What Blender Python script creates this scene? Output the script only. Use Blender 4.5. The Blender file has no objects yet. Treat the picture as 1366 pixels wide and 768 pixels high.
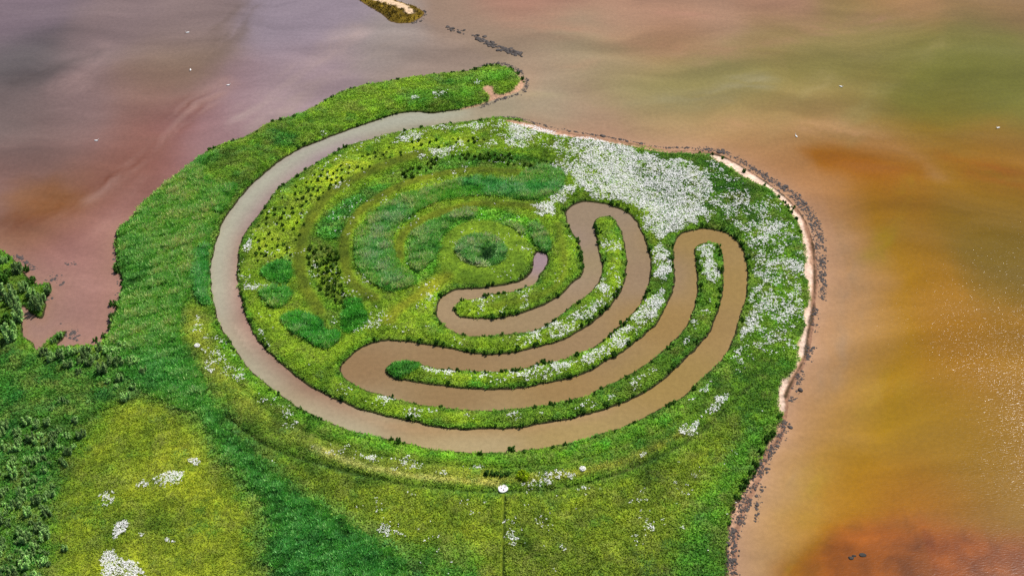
# Aerial view of a spiral-shaped landscape artwork between two shallow lagoons.
# Everything is laid out in metres on real ground: x = east, y = north, z = up,
# origin at the centre of the rings, lake surface at z = 0.
import bpy, bmesh, math, random
import numpy as np
from mathutils import Vector

random.seed(7)
RNG = np.random.default_rng(11)
SC = bpy.context.scene
COL = SC.collection

# ---------------------------------------------------------------- survey (m)
LAND=[(-223.09,6.42),(-172.72,3.30),(-157.21,0.59),(-155.77,-0.18),(-149.00,-7.02),(-143.72,-14.06),(-139.85,-16.97),(-136.81,-15.88),(-135.31,-19.86),(-135.80,-23.42),(-134.99,-28.34),(-134.83,-32.48),(-138.61,-30.42),(-142.11,-26.94),(-142.60,-29.38),(-139.71,-36.56),(-138.47,-40.25),(-134.54,-43.89),(-133.08,-46.83),(-131.71,-45.20),(-130.08,-41.91),(-128.72,-39.25),(-126.01,-38.25),(-125.80,-40.92),(-127.14,-44.55),(-123.82,-45.20),(-120.83,-44.55),(-114.96,-44.55),(-113.23,-41.25),(-112.62,-36.90),(-113.76,-32.82),(-112.30,-31.10),(-113.30,-27.64),(-112.99,-24.83),(-113.61,-15.52),(-116.41,-10.37),(-118.26,-8.51),(-117.97,-4.38),(-120.75,4.86),(-120.43,12.38),(-118.38,15.60),(-116.15,22.99),(-111.29,34.41),(-105.92,43.16),(-100.37,53.53),(-96.22,59.08),(-85.69,66.15),(-78.43,74.85),(-69.09,79.78),(-58.79,90.38),(-54.95,94.51),(-49.02,98.17),(-42.09,100.80),(-35.06,102.92),(-24.59,106.13),(-10.23,108.83),(-3.60,111.00),(0.15,113.19),(5.40,113.19),(10.06,109.91),(12.95,105.60),(14.07,101.33),(13.19,96.60),(10.62,93.99),(4.41,90.38),(1.06,87.83),(-2.55,85.29),(-9.48,82.78),(-16.37,80.78),(-20.52,80.28),(-24.74,81.27),(-28.61,80.78),(-32.71,79.78),(-39.64,75.83),(-46.44,71.44),(-53.15,67.11),(-59.72,62.36),(-66.14,57.22),(-72.22,50.34),(-76.07,43.60),(-79.84,37.01),(-83.41,28.01),(-85.55,20.51),(-87.02,13.99),(-87.34,6.82),(-87.33,-2.10),(-86.97,-9.26),(-85.01,-18.78),(-82.30,-27.99),(-79.72,-35.21),(-76.24,-41.25),(-71.64,-49.10),(-67.13,-55.47),(-59.68,-63.22),(-52.85,-69.26),(-46.34,-73.70),(-40.02,-77.19),(-33.84,-80.07),(-26.09,-82.35),(-19.91,-84.04),(-13.11,-86.29),(-7.47,-87.12),(1.06,-87.68),(8.32,-87.68),(15.18,-86.56),(20.82,-85.45),(25.86,-84.33),(29.46,-82.92),(34.39,-80.64),(40.42,-78.35),(45.49,-75.45),(49.28,-73.11),(54.05,-69.86),(58.63,-66.86),(63.59,-60.77),(68.84,-54.84),(74.12,-47.81),(77.38,-39.58),(80.01,-31.45),(82.68,-23.42),(84.85,-12.22),(85.21,-4.00),(84.39,2.91),(81.82,8.00),(79.33,9.98),(74.29,11.58),(70.51,11.18),(66.34,9.19),(63.74,5.25),(62.32,-0.95),(61.63,-12.59),(60.56,-19.14),(57.79,-26.59),(54.09,-34.87),(50.04,-39.92),(42.97,-47.48),(35.97,-52.94),(31.16,-56.73),(24.91,-59.22),(19.18,-60.77),(11.30,-62.92),(4.98,-63.22),(-3.52,-62.92),(-11.41,-61.69),(-16.70,-60.77),(-20.71,-59.53),(-24.70,-58.91),(-27.29,-56.41),(-27.02,-53.89),(-24.73,-51.67),(-19.39,-51.67),(-15.73,-53.57),(-10.58,-54.84),(-3.71,-55.47),(4.91,-55.94),(8.89,-55.47),(13.54,-54.52),(18.45,-51.99),(22.91,-51.35),(31.53,-47.48),(35.73,-44.22),(40.79,-38.58),(46.56,-30.76),(50.80,-23.42),(53.71,-12.96),(54.56,-5.13),(53.92,2.52),(52.56,10.78),(50.51,17.23),(46.77,21.95),(41.62,25.07),(35.04,26.33),(31.16,24.65),(28.24,20.92),(28.09,16.01),(29.65,9.98),(31.69,4.86),(32.43,-1.33),(32.92,-7.39),(32.01,-12.22),(28.53,-16.25),(26.03,-20.57),(20.03,-26.24),(13.94,-29.72),(7.23,-32.14),(1.94,-32.82),(-4.76,-32.48),(-7.83,-30.24),(-8.14,-27.64),(-6.14,-24.48),(-0.78,-23.07),(5.30,-20.93),(10.24,-20.22),(14.03,-17.70),(17.13,-16.61),(18.38,-12.22),(20.37,-8.14),(21.41,-4.38),(20.49,-1.33),(18.07,-0.57),(16.82,-3.24),(16.51,-8.14),(14.55,-12.96),(10.96,-15.88),(4.09,-17.70),(-0.86,-18.78),(-7.00,-19.14),(-11.16,-21.64),(-13.13,-25.19),(-13.36,-30.76),(-11.34,-35.21),(-8.25,-38.58),(-2.73,-40.58),(3.18,-40.42),(8.41,-39.58),(15.02,-38.58),(19.86,-35.89),(23.38,-32.48),(28.17,-26.94),(33.04,-22.00),(36.57,-16.97),(38.56,-10.37),(38.43,-3.24),(37.79,3.69),(37.14,10.78),(37.63,16.01),(39.99,18.04),(43.01,18.04),(45.04,13.99),(46.39,7.60),(46.88,-0.18),(46.67,-7.39),(45.45,-15.16),(43.70,-20.57),(39.53,-27.99),(33.87,-35.21),(27.96,-40.25),(23.11,-43.23),(17.20,-45.53),(9.10,-48.13),(1.94,-48.78),(-3.91,-47.65),(-10.94,-45.53),(-18.01,-43.89),(-23.49,-42.90),(-27.58,-42.57),(-33.34,-44.22),(-37.10,-47.65),(-39.67,-51.35),(-40.84,-54.21),(-39.71,-57.98),(-36.61,-60.77),(-32.44,-63.53),(-27.07,-65.65),(-20.19,-68.36),(-13.44,-69.86),(-4.38,-71.19),(2.28,-71.79),(9.13,-71.05),(16.22,-70.15),(23.57,-68.36),(30.78,-65.96),(37.74,-61.38),(45.53,-56.10),(52.91,-49.42),(57.39,-44.22),(62.88,-36.56),(66.31,-27.64),(68.01,-20.22),(68.79,-12.59),(69.12,-4.76),(69.14,0.20),(71.18,3.30),(74.52,4.66),(77.43,2.13),(78.07,-2.86),(77.38,-10.74),(76.02,-20.22),(72.89,-31.10),(68.59,-40.92),(60.77,-51.35),(56.54,-56.41),(48.65,-64.44),(37.24,-70.75),(30.48,-73.41),(27.24,-74.58),(21.66,-76.04),(16.76,-77.19),(12.31,-78.35),(7.87,-78.78),(3.43,-78.64),(-3.10,-79.21),(-8.61,-78.64),(-14.16,-77.48),(-17.62,-76.04),(-23.22,-74.87),(-28.26,-72.96),(-33.98,-71.05),(-38.06,-68.66),(-42.83,-66.26),(-48.45,-62.46),(-53.57,-57.98),(-58.92,-52.30),(-64.46,-46.02),(-68.76,-39.58),(-72.11,-31.62),(-74.69,-24.48),(-77.29,-15.16),(-78.95,-4.38),(-79.28,1.74),(-78.99,8.79),(-77.26,13.99),(-74.46,22.57),(-71.88,31.84),(-68.47,37.45),(-64.42,42.72),(-59.55,48.53),(-54.06,54.45),(-48.15,60.01),(-42.18,62.83),(-35.41,66.63),(-26.33,69.75),(-17.96,72.41),(-10.32,73.87),(-2.10,76.07),(3.41,77.30),(9.22,77.30),(14.73,75.09),(19.38,71.92),(23.18,69.99),(29.41,68.06),(34.27,66.63),(42.58,64.25),(50.84,61.89),(57.69,59.55),(63.19,57.68),(67.94,56.76),(75.17,56.76),(81.98,55.37),(87.57,50.79),(91.71,45.83),(97.49,38.32),(103.02,30.13),(106.43,22.57),(108.20,14.79),(108.66,5.64),(108.25,-4.00),(106.83,-15.16),(104.83,-24.13),(102.65,-32.82),(100.55,-41.25),(98.34,-49.10),(94.11,-57.35),(90.27,-65.05),(88.55,-71.93),(87.58,-75.45),(85.48,-82.35),(82.22,-86.01),(79.64,-90.98),(77.05,-97.73),(74.24,-103.52),(71.46,-109.43),(69.79,-113.20),(68.38,-118.14),(66.55,-129.58),(63.53,-147.87),(60.25,-170.20),(-153.25,-170.20)]
OUTER=[(-32.71,79.78),(-39.64,75.83),(-46.44,71.44),(-53.15,67.11),(-59.72,62.36),(-66.14,57.22),(-72.22,50.34),(-76.07,43.60),(-79.84,37.01),(-83.41,28.01),(-85.55,20.51),(-87.02,13.99),(-87.34,6.82),(-87.33,-2.10),(-86.97,-9.26),(-85.01,-18.78),(-82.30,-27.99),(-79.72,-35.21),(-76.24,-41.25),(-71.64,-49.10),(-67.13,-55.47),(-59.68,-63.22),(-52.85,-69.26),(-46.34,-73.70),(-40.02,-77.19),(-33.84,-80.07),(-26.09,-82.35),(-19.91,-84.04),(-13.11,-86.29),(-7.47,-87.12),(1.06,-87.68),(8.32,-87.68),(15.18,-86.56),(20.82,-85.45),(25.86,-84.33),(29.46,-82.92),(34.39,-80.64),(40.42,-78.35),(45.49,-75.45),(49.28,-73.11),(54.05,-69.86),(58.63,-66.86),(63.59,-60.77),(68.84,-54.84),(74.12,-47.81),(77.38,-39.58),(80.01,-31.45),(82.68,-23.42),(84.85,-12.22),(85.21,-4.00),(84.39,2.91),(81.82,8.00),(79.33,9.98),(74.29,11.58),(70.51,11.18),(66.34,9.19),(63.74,5.25),(62.32,-0.95),(61.63,-12.59),(60.56,-19.14),(57.79,-26.59),(54.09,-34.87),(50.04,-39.92),(42.97,-47.48),(35.97,-52.94),(31.16,-56.73),(24.91,-59.22),(19.18,-60.77),(11.30,-62.92),(4.98,-63.22),(-3.52,-62.92),(-11.41,-61.69),(-16.70,-60.77),(-20.71,-59.53),(-24.70,-58.91),(-27.29,-56.41),(-27.02,-53.89),(-24.73,-51.67),(-19.39,-51.67),(-15.73,-53.57),(-10.58,-54.84),(-3.71,-55.47),(4.91,-55.94),(8.89,-55.47),(13.54,-54.52),(18.45,-51.99),(22.91,-51.35),(31.53,-47.48),(35.73,-44.22),(40.79,-38.58),(46.56,-30.76),(50.80,-23.42),(53.71,-12.96),(54.56,-5.13),(53.92,2.52),(52.56,10.78),(50.51,17.23),(46.77,21.95),(41.62,25.07),(35.04,26.33),(31.16,24.65),(28.24,20.92),(28.09,16.01),(29.65,9.98),(31.69,4.86),(32.43,-1.33),(32.92,-7.39),(32.01,-12.22),(28.53,-16.25),(26.03,-20.57),(20.03,-26.24),(13.94,-29.72),(7.23,-32.14),(1.94,-32.82),(-4.76,-32.48),(-7.83,-30.24),(-8.14,-27.64),(-6.14,-24.48),(-0.78,-23.07),(5.30,-20.93),(10.24,-20.22),(14.03,-17.70),(17.13,-16.61),(18.38,-12.22),(20.37,-8.14),(21.41,-4.38),(20.49,-1.33),(18.07,-0.57),(16.82,-3.24),(16.51,-8.14),(14.55,-12.96),(10.96,-15.88),(4.09,-17.70),(-0.86,-18.78),(-7.00,-19.14),(-11.16,-21.64),(-13.13,-25.19),(-13.36,-30.76),(-11.34,-35.21),(-8.25,-38.58),(-2.73,-40.58),(3.18,-40.42),(8.41,-39.58),(15.02,-38.58),(19.86,-35.89),(23.38,-32.48),(28.17,-26.94),(33.04,-22.00),(36.57,-16.97),(38.56,-10.37),(38.43,-3.24),(37.79,3.69),(37.14,10.78),(37.63,16.01),(39.99,18.04),(43.01,18.04),(45.04,13.99),(46.39,7.60),(46.88,-0.18),(46.67,-7.39),(45.45,-15.16),(43.70,-20.57),(39.53,-27.99),(33.87,-35.21),(27.96,-40.25),(23.11,-43.23),(17.20,-45.53),(9.10,-48.13),(1.94,-48.78),(-3.91,-47.65),(-10.94,-45.53),(-18.01,-43.89),(-23.49,-42.90),(-27.58,-42.57),(-33.34,-44.22),(-37.10,-47.65),(-39.67,-51.35),(-40.84,-54.21),(-39.71,-57.98),(-36.61,-60.77),(-32.44,-63.53),(-27.07,-65.65),(-20.19,-68.36),(-13.44,-69.86),(-4.38,-71.19),(2.28,-71.79),(9.13,-71.05),(16.22,-70.15),(23.57,-68.36),(30.78,-65.96),(37.74,-61.38),(45.53,-56.10),(52.91,-49.42),(57.39,-44.22),(62.88,-36.56),(66.31,-27.64),(68.01,-20.22),(68.79,-12.59),(69.12,-4.76),(69.14,0.20),(71.18,3.30),(74.52,4.66),(77.43,2.13),(78.07,-2.86),(77.38,-10.74),(76.02,-20.22),(72.89,-31.10),(68.59,-40.92),(60.77,-51.35),(56.54,-56.41),(48.65,-64.44),(37.24,-70.75),(30.48,-73.41),(27.24,-74.58),(21.66,-76.04),(16.76,-77.19),(12.31,-78.35),(7.87,-78.78),(3.43,-78.64),(-3.10,-79.21),(-8.61,-78.64),(-14.16,-77.48),(-17.62,-76.04),(-23.22,-74.87),(-28.26,-72.96),(-33.98,-71.05),(-38.06,-68.66),(-42.83,-66.26),(-48.45,-62.46),(-53.57,-57.98),(-58.92,-52.30),(-64.46,-46.02),(-68.76,-39.58),(-72.11,-31.62),(-74.69,-24.48),(-77.29,-15.16),(-78.95,-4.38),(-79.28,1.74),(-78.99,8.79),(-77.26,13.99),(-74.46,22.57),(-71.88,31.84),(-68.47,37.45),(-64.42,42.72),(-59.55,48.53),(-54.06,54.45),(-48.15,60.01),(-42.18,62.83),(-35.41,66.63),(-26.33,69.75),(-17.96,72.41),(-10.32,73.87),(-2.10,76.07),(3.41,77.30),(9.22,77.30),(14.73,75.09)]
POLY={
 'reed_west':[(-123.6,14.6),(-116.1,27.0),(-106.6,44.3),(-96.3,53.4),(-83.6,58.0),(-79.0,53.8),(-82.4,40.3),(-86.5,25.3),(-88.5,7.0),(-88.8,-4.5),(-88.5,-14.6),(-90.3,-20.4),(-91.7,-28.1),(-90.1,-41.7),(-86.1,-51.5),(-81.2,-59.4),(-81.9,-71.5),(-94.5,-67.0),(-108.1,-54.7),(-114.0,-38.4),(-113.6,-24.6),(-115.7,-10.2)],
 'reed_canal_edge':[(-91.7,1.2),(-88.2,-0.7),(-86.6,-12.0),(-83.5,-24.6),(-84.9,-27.4),(-88.6,-24.6),(-91.8,-12.0)],
 'reed_south':[(-105.1,-48.3),(-87.6,-48.3),(-82.8,-57.8),(-74.4,-71.5),(-65.3,-85.9),(-53.9,-97.1),(-42.7,-106.5),(-32.1,-113.6),(-21.7,-122.1),(-15.7,-132.7),(-11.3,-174.3),(-49.7,-174.3),(-50.4,-135.0),(-53.9,-123.3),(-55.6,-111.1),(-63.9,-98.1),(-71.8,-87.3),(-79.6,-75.9),(-89.0,-67.6),(-97.3,-64.0)],
 'west_green':[(-205.8,-48.3),(-134.2,-48.3),(-113.4,-50.9),(-96.4,-57.8),(-96.7,-67.0),(-104.0,-73.0),(-109.8,-84.5),(-111.0,-98.1),(-109.7,-113.6),(-106.1,-129.9),(-97.6,-174.3),(-154.9,-174.3)],
 'yellow_meadow':[(-101.8,-68.5),(-91.2,-67.6),(-81.1,-75.9),(-70.3,-90.0),(-61.3,-102.1),(-55.6,-113.6),(-53.4,-129.9),(-50.6,-174.3),(-98.5,-174.3),(-106.1,-129.9),(-108.3,-111.1),(-110.2,-95.4),(-107.3,-81.6)],
 'olive_patch1':[(-108.5,-98.1),(-102.3,-90.0),(-94.9,-75.9),(-86.4,-75.9),(-88.4,-87.3),(-94.3,-98.1),(-98.1,-108.5),(-103.4,-111.1)],
 'olive_patch2':[(-97.5,-111.1),(-86.7,-106.0),(-77.7,-111.1),(-78.3,-118.5),(-88.0,-118.5),(-96.6,-123.3),(-102.7,-122.1)],
 'bottom_meadow':[(-63.5,-87.3),(-44.0,-94.1),(-15.0,-101.3),(9.2,-103.9),(33.4,-100.8),(54.5,-90.6),(77.6,-71.5),(89.4,-71.5),(73.4,-103.4),(65.2,-118.5),(57.1,-174.3),(-12.1,-174.3),(-17.5,-128.0),(-34.3,-111.1),(-51.7,-98.1)],
 'bottom_green_east':[(77.1,-75.9),(86.8,-74.4),(79.3,-90.0),(70.4,-103.4),(65.8,-113.6),(57.1,-174.3),(38.3,-174.3),(49.0,-129.9),(55.6,-111.1),(64.3,-95.4)],
 'bottom_green_mid':[(-16.9,-120.9),(-2.4,-122.1),(1.6,-129.9),(-1.0,-174.3),(-14.7,-174.3),(-16.2,-132.7)],
 'east_meadow':[(77.8,49.3),(89.2,44.8),(101.5,30.4),(106.5,17.1),(106.2,-2.6),(103.0,-24.6),(96.4,-48.3),(87.1,-73.0),(77.1,-75.9),(70.0,-64.0),(82.0,-38.4),(84.8,-17.5),(85.4,5.1),(76.6,15.0)],
 'east_dark':[(69.0,53.8),(79.6,53.8),(83.9,44.8),(91.6,33.8),(89.4,17.1),(82.9,25.3),(76.4,36.0),(73.4,44.8)],
 'sand':[(6.7,76.1),(15.0,74.2),(24.0,69.3),(34.8,65.5),(50.7,60.8),(63.0,56.1),(75.8,55.7),(82.3,54.3),(88.0,50.2),(93.0,44.3),(98.3,37.3),(103.4,29.5),(107.7,21.2),(109.2,12.2),(109.3,1.2),(107.4,-15.7),(102.6,-38.4),(99.3,-49.9),(94.7,-58.4),(90.1,-68.5),(87.9,-77.3),(85.7,-83.3),(81.7,-87.8),(77.8,-98.1),(72.4,-111.1),(69.8,-118.5),(67.6,-129.9),(60.6,-174.3),(58.2,-174.3),(65.0,-121.6),(66.3,-113.8),(68.3,-107.5),(72.4,-100.0),(76.2,-93.3),(79.7,-87.5),(82.6,-81.6),(86.0,-75.9),(87.1,-71.5),(87.8,-64.9),(91.6,-57.2),(96.2,-49.2),(98.7,-38.4),(102.6,-24.6),(104.7,-9.0),(106.1,5.5),(105.4,17.9),(101.9,28.3),(96.5,35.1),(91.9,39.9),(86.7,46.1),(82.0,51.1),(75.6,53.4),(62.9,54.3),(50.6,58.4),(34.6,62.7),(23.9,65.0),(15.0,69.3),(8.9,72.7)],
 'sand_bright':[(80.4,53.4),(87.4,49.7),(92.5,44.3),(97.3,37.3),(102.4,29.5),(105.3,22.0),(106.8,13.0),(106.6,1.2),(105.1,-13.9),(103.3,-24.6),(100.9,-33.3),(99.1,-40.1),(96.8,-48.3),(92.4,-56.9),(88.1,-64.6),(87.5,-71.5),(86.5,-72.4),(87.3,-64.0),(88.6,-61.5),(91.6,-56.2),(95.4,-48.9),(98.5,-38.4),(102.1,-24.6),(104.2,-9.0),(105.4,4.3),(104.7,17.1),(101.3,27.4),(95.9,34.7),(91.3,39.0),(86.8,45.2),(81.9,50.2)],
 'arm':[(-84.7,65.5),(-58.8,91.2),(-42.7,101.7),(-10.2,109.2),(-2.7,111.4),(11.8,110.3),(14.6,100.6),(11.8,93.3),(-2.2,84.1),(-29.9,79.1),(-53.5,65.5),(-70.6,50.6),(-79.7,40.3),(-89.1,33.8),(-98.8,44.8)],
 'arm_green1':[(-14.0,101.7),(0.2,107.0),(11.8,107.6),(11.8,102.7),(-2.5,99.6),(-12.5,97.5)],
 'arm_green2':[(-33.4,91.2),(-13.8,96.4),(-2.4,95.4),(-5.2,90.2),(-24.6,85.1),(-33.0,85.1)],
 'arm_green3':[(-79.4,66.5),(-72.7,67.4),(-66.8,63.6),(-70.2,58.0),(-77.0,58.9)],
 'arm_sand':[(-2.1,94.9),(0.4,98.0),(2.7,96.9),(3.5,92.8),(6.7,93.3),(10.1,95.9),(12.6,100.6),(11.8,104.9),(10.1,107.6),(11.8,108.1),(14.1,103.8),(14.9,99.6),(13.2,94.9),(10.6,92.3),(4.4,89.2),(1.1,86.6),(-2.5,84.1),(-9.4,81.6),(-11.4,81.6),(-7.8,84.1),(-0.9,87.1),(1.0,89.7),(0.4,92.3)],
 'islet':[(-54.83,165.31),(-46.28,155.93),(-40.16,147.99),(-35.72,145.58),(-31.21,146.78),(-27.42,150.41),(-26.40,154.70),(-28.76,158.41),(-33.60,161.53),(-39.15,165.31),(-46.62,172.99),(-58.06,176.89),(-67.35,174.29),(-62.10,169.13)],
 'islet_sand':[(-49.5,169.3),(-42.9,166.1),(-38.0,163.0),(-33.1,159.2),(-30.7,154.9),(-31.7,151.2),(-36.0,155.5),(-42.5,160.5),(-48.1,164.2)],
 'islet_shoreside':[(-31.4,145.7),(-27.3,149.4),(-26.0,153.6),(-28.7,157.3),(-29.4,154.2),(-29.6,150.6)],
 'isle':[(-76.2,7.0),(-73.7,19.1),(-67.2,33.8),(-58.2,46.1),(-47.3,57.0),(-31.8,65.5),(-13.0,71.3),(3.4,75.2),(19.9,69.3),(41.1,56.1),(57.7,29.5),(58.0,1.2),(47.8,-38.4),(26.7,-57.8),(-4.0,-62.4),(0.7,-77.3),(-16.3,-76.5),(-42.9,-65.5),(-60.1,-49.9),(-72.2,-28.1),(-76.8,-10.2)],
 'yellow_strip':[(-74.3,-4.5),(-74.3,11.0),(-70.9,23.2),(-64.6,33.8),(-54.1,44.8),(-39.1,54.7),(-23.4,60.8),(-8.6,62.7),(0.9,60.8),(-12.5,57.0),(-28.2,51.5),(-40.8,43.4),(-50.4,33.8),(-56.8,21.2),(-59.4,9.0),(-59.7,-4.5),(-62.1,-7.2),(-70.5,-7.2)],
 'rush_band':[(27.0,42.1),(23.5,47.9),(18.3,51.1),(11.6,53.4),(3.1,53.4),(-12.3,52.9),(-27.2,47.0),(-37.8,38.1),(-47.9,27.0),(-53.8,15.0),(-56.6,6.3),(-56.1,-4.2),(-54.0,-14.9),(-50.5,-22.9),(-46.9,-33.0),(-43.3,-38.4),(-37.0,-38.4),(-35.0,-35.0),(-36.4,-28.5),(-42.2,-20.7),(-45.6,-8.3),(-46.5,4.3),(-44.8,12.2),(-42.1,21.2),(-33.4,30.8),(-25.0,37.3),(-12.0,42.1),(-0.7,43.4),(10.6,41.2)],
 'rush_green1':[(-43.5,28.7),(-37.5,33.8),(-32.3,33.8),(-35.8,28.7),(-41.6,22.0),(-44.8,14.6),(-46.6,7.0),(-52.5,5.1),(-54.6,10.6),(-51.5,19.1)],
 'rush_green2':[(-22.5,43.4),(-12.2,49.7),(-1.6,49.7),(-1.6,46.1),(-12.0,43.4),(-21.0,39.9)],
 'rush_dark':[(-56.5,1.2),(-49.6,0.4),(-46.2,-4.5),(-44.7,-12.0),(-42.2,-21.1),(-38.8,-27.4),(-41.9,-29.9),(-47.0,-24.6),(-51.1,-19.3),(-54.7,-10.2)],
 'rush_dark2':[(-28.9,41.7),(-22.6,46.1),(-12.3,51.5),(3.6,52.9),(18.3,50.6),(23.5,46.1),(23.4,42.5),(11.6,46.1),(-1.6,49.3),(-14.8,47.0),(-23.6,39.0),(-27.4,38.1)],
 'hook':[(26.8,33.0),(22.3,27.0),(16.4,25.7),(3.4,28.3),(-7.6,27.8),(-16.9,24.5),(-23.2,18.7),(-28.6,11.8),(-29.5,3.9),(-28.3,-3.8),(-25.3,-9.4),(-20.4,-15.7),(-21.9,-18.6),(-27.8,-21.4),(-31.3,-19.3),(-38.8,-11.3),(-41.4,-0.7),(-41.3,9.4),(-36.3,18.7),(-27.6,28.3),(-18.8,32.1),(-7.1,38.1),(3.3,37.3),(11.6,38.1),(12.9,41.2),(18.2,44.8),(27.0,42.1)],
 'hook_mid':[(-21.4,23.2),(-15.4,30.4),(-1.3,33.8),(-1.3,30.4),(-13.9,26.2)],
 'hook_blue':[(-34.9,17.1),(-27.8,23.2),(-25.0,19.1),(-30.6,9.0),(-30.9,-4.5),(-26.8,-12.0),(-25.3,-17.5),(-30.1,-16.8),(-36.7,-8.3),(-39.1,3.1)],
 'hook_blue2':[(-7.1,36.4),(11.6,35.1),(24.5,35.5),(24.9,31.2),(14.1,28.7),(-1.3,30.4)],
 'inner_ring':[(-11.7,21.2),(-2.4,22.8),(6.5,20.7),(14.3,16.7),(19.5,12.2),(22.1,5.1),(22.2,-1.9),(20.2,-1.9),(18.3,-0.3),(15.9,2.0),(13.5,7.0),(7.0,13.0),(-0.3,15.4),(-7.9,12.2),(-11.5,8.2),(-14.0,1.6),(-14.4,-6.1),(-15.5,-12.4),(-19.4,-16.4),(-22.2,-13.1),(-24.7,-7.2),(-25.1,3.1),(-22.1,11.0),(-16.9,17.1)],
 'inner_left':[(-22.7,8.2),(-18.4,13.0),(-11.1,16.2),(-11.4,10.6),(-14.3,4.3),(-15.2,-4.5),(-17.5,-7.2),(-20.6,-12.0),(-23.3,-6.4),(-23.8,3.1)],
 'inner_top':[(-11.2,20.3),(-6.2,22.4),(-2.6,21.2),(-3.0,17.1),(-8.5,14.6),(-11.6,16.2)],
 'inner_right':[(15.5,11.8),(19.5,10.6),(21.8,4.3),(22.0,-1.1),(19.3,-0.3),(16.9,4.3)],
 'inner_right2':[(6.5,13.0),(11.5,13.4),(14.0,8.2),(13.5,5.9),(10.0,9.8)],
 'disc':[(-13.3,-1.9),(-12.1,5.1),(-8.4,10.6),(-2.2,13.8),(4.5,13.4),(10.5,9.8),(14.0,4.3),(14.9,-2.6),(13.8,-10.9),(10.5,-15.3),(3.1,-17.9),(-5.1,-17.9),(-11.0,-13.9)],
 'crater':[(-8.5,-0.7),(-7.4,3.1),(-4.5,5.9),(-0.9,7.0),(2.9,6.3),(6.1,3.1),(7.8,-1.5),(6.6,-6.4),(3.0,-9.0),(-0.6,-9.0),(-4.9,-7.2),(-7.4,-4.2)],
 'crater_core':[(-1.2,-1.1),(0.7,1.2),(3.2,0.4),(4.7,-2.6),(3.7,-6.1),(0.8,-6.8),(-1.6,-4.9)],
 'patch_north':[(-70.3,-12.4),(-67.1,-7.6),(-62.4,-6.8),(-60.6,-11.6),(-61.0,-17.5),(-65.9,-16.4)],
 'patch_mid':[(-69.1,-22.2),(-65.9,-19.7),(-60.7,-20.4),(-59.1,-23.6),(-61.7,-28.5),(-65.2,-28.5)],
 'patch_south':[(-61.0,-34.0),(-57.9,-30.9),(-54.4,-31.6),(-48.7,-35.4),(-47.2,-39.1),(-42.4,-41.1),(-44.0,-45.7),(-46.8,-47.0),(-52.1,-43.7),(-57.9,-39.1)],
 'patch_east':[(-41.8,-25.3),(-37.6,-25.3),(-36.3,-29.5),(-34.6,-34.3),(-36.5,-38.4),(-40.4,-40.4),(-42.2,-38.4),(-42.6,-31.6)],
 'tip_reed':[(-27.1,-55.3),(-25.5,-52.4),(-20.9,-52.1),(-18.0,-53.1),(-18.2,-55.9),(-21.7,-57.8),(-24.7,-59.1)],
}
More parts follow.
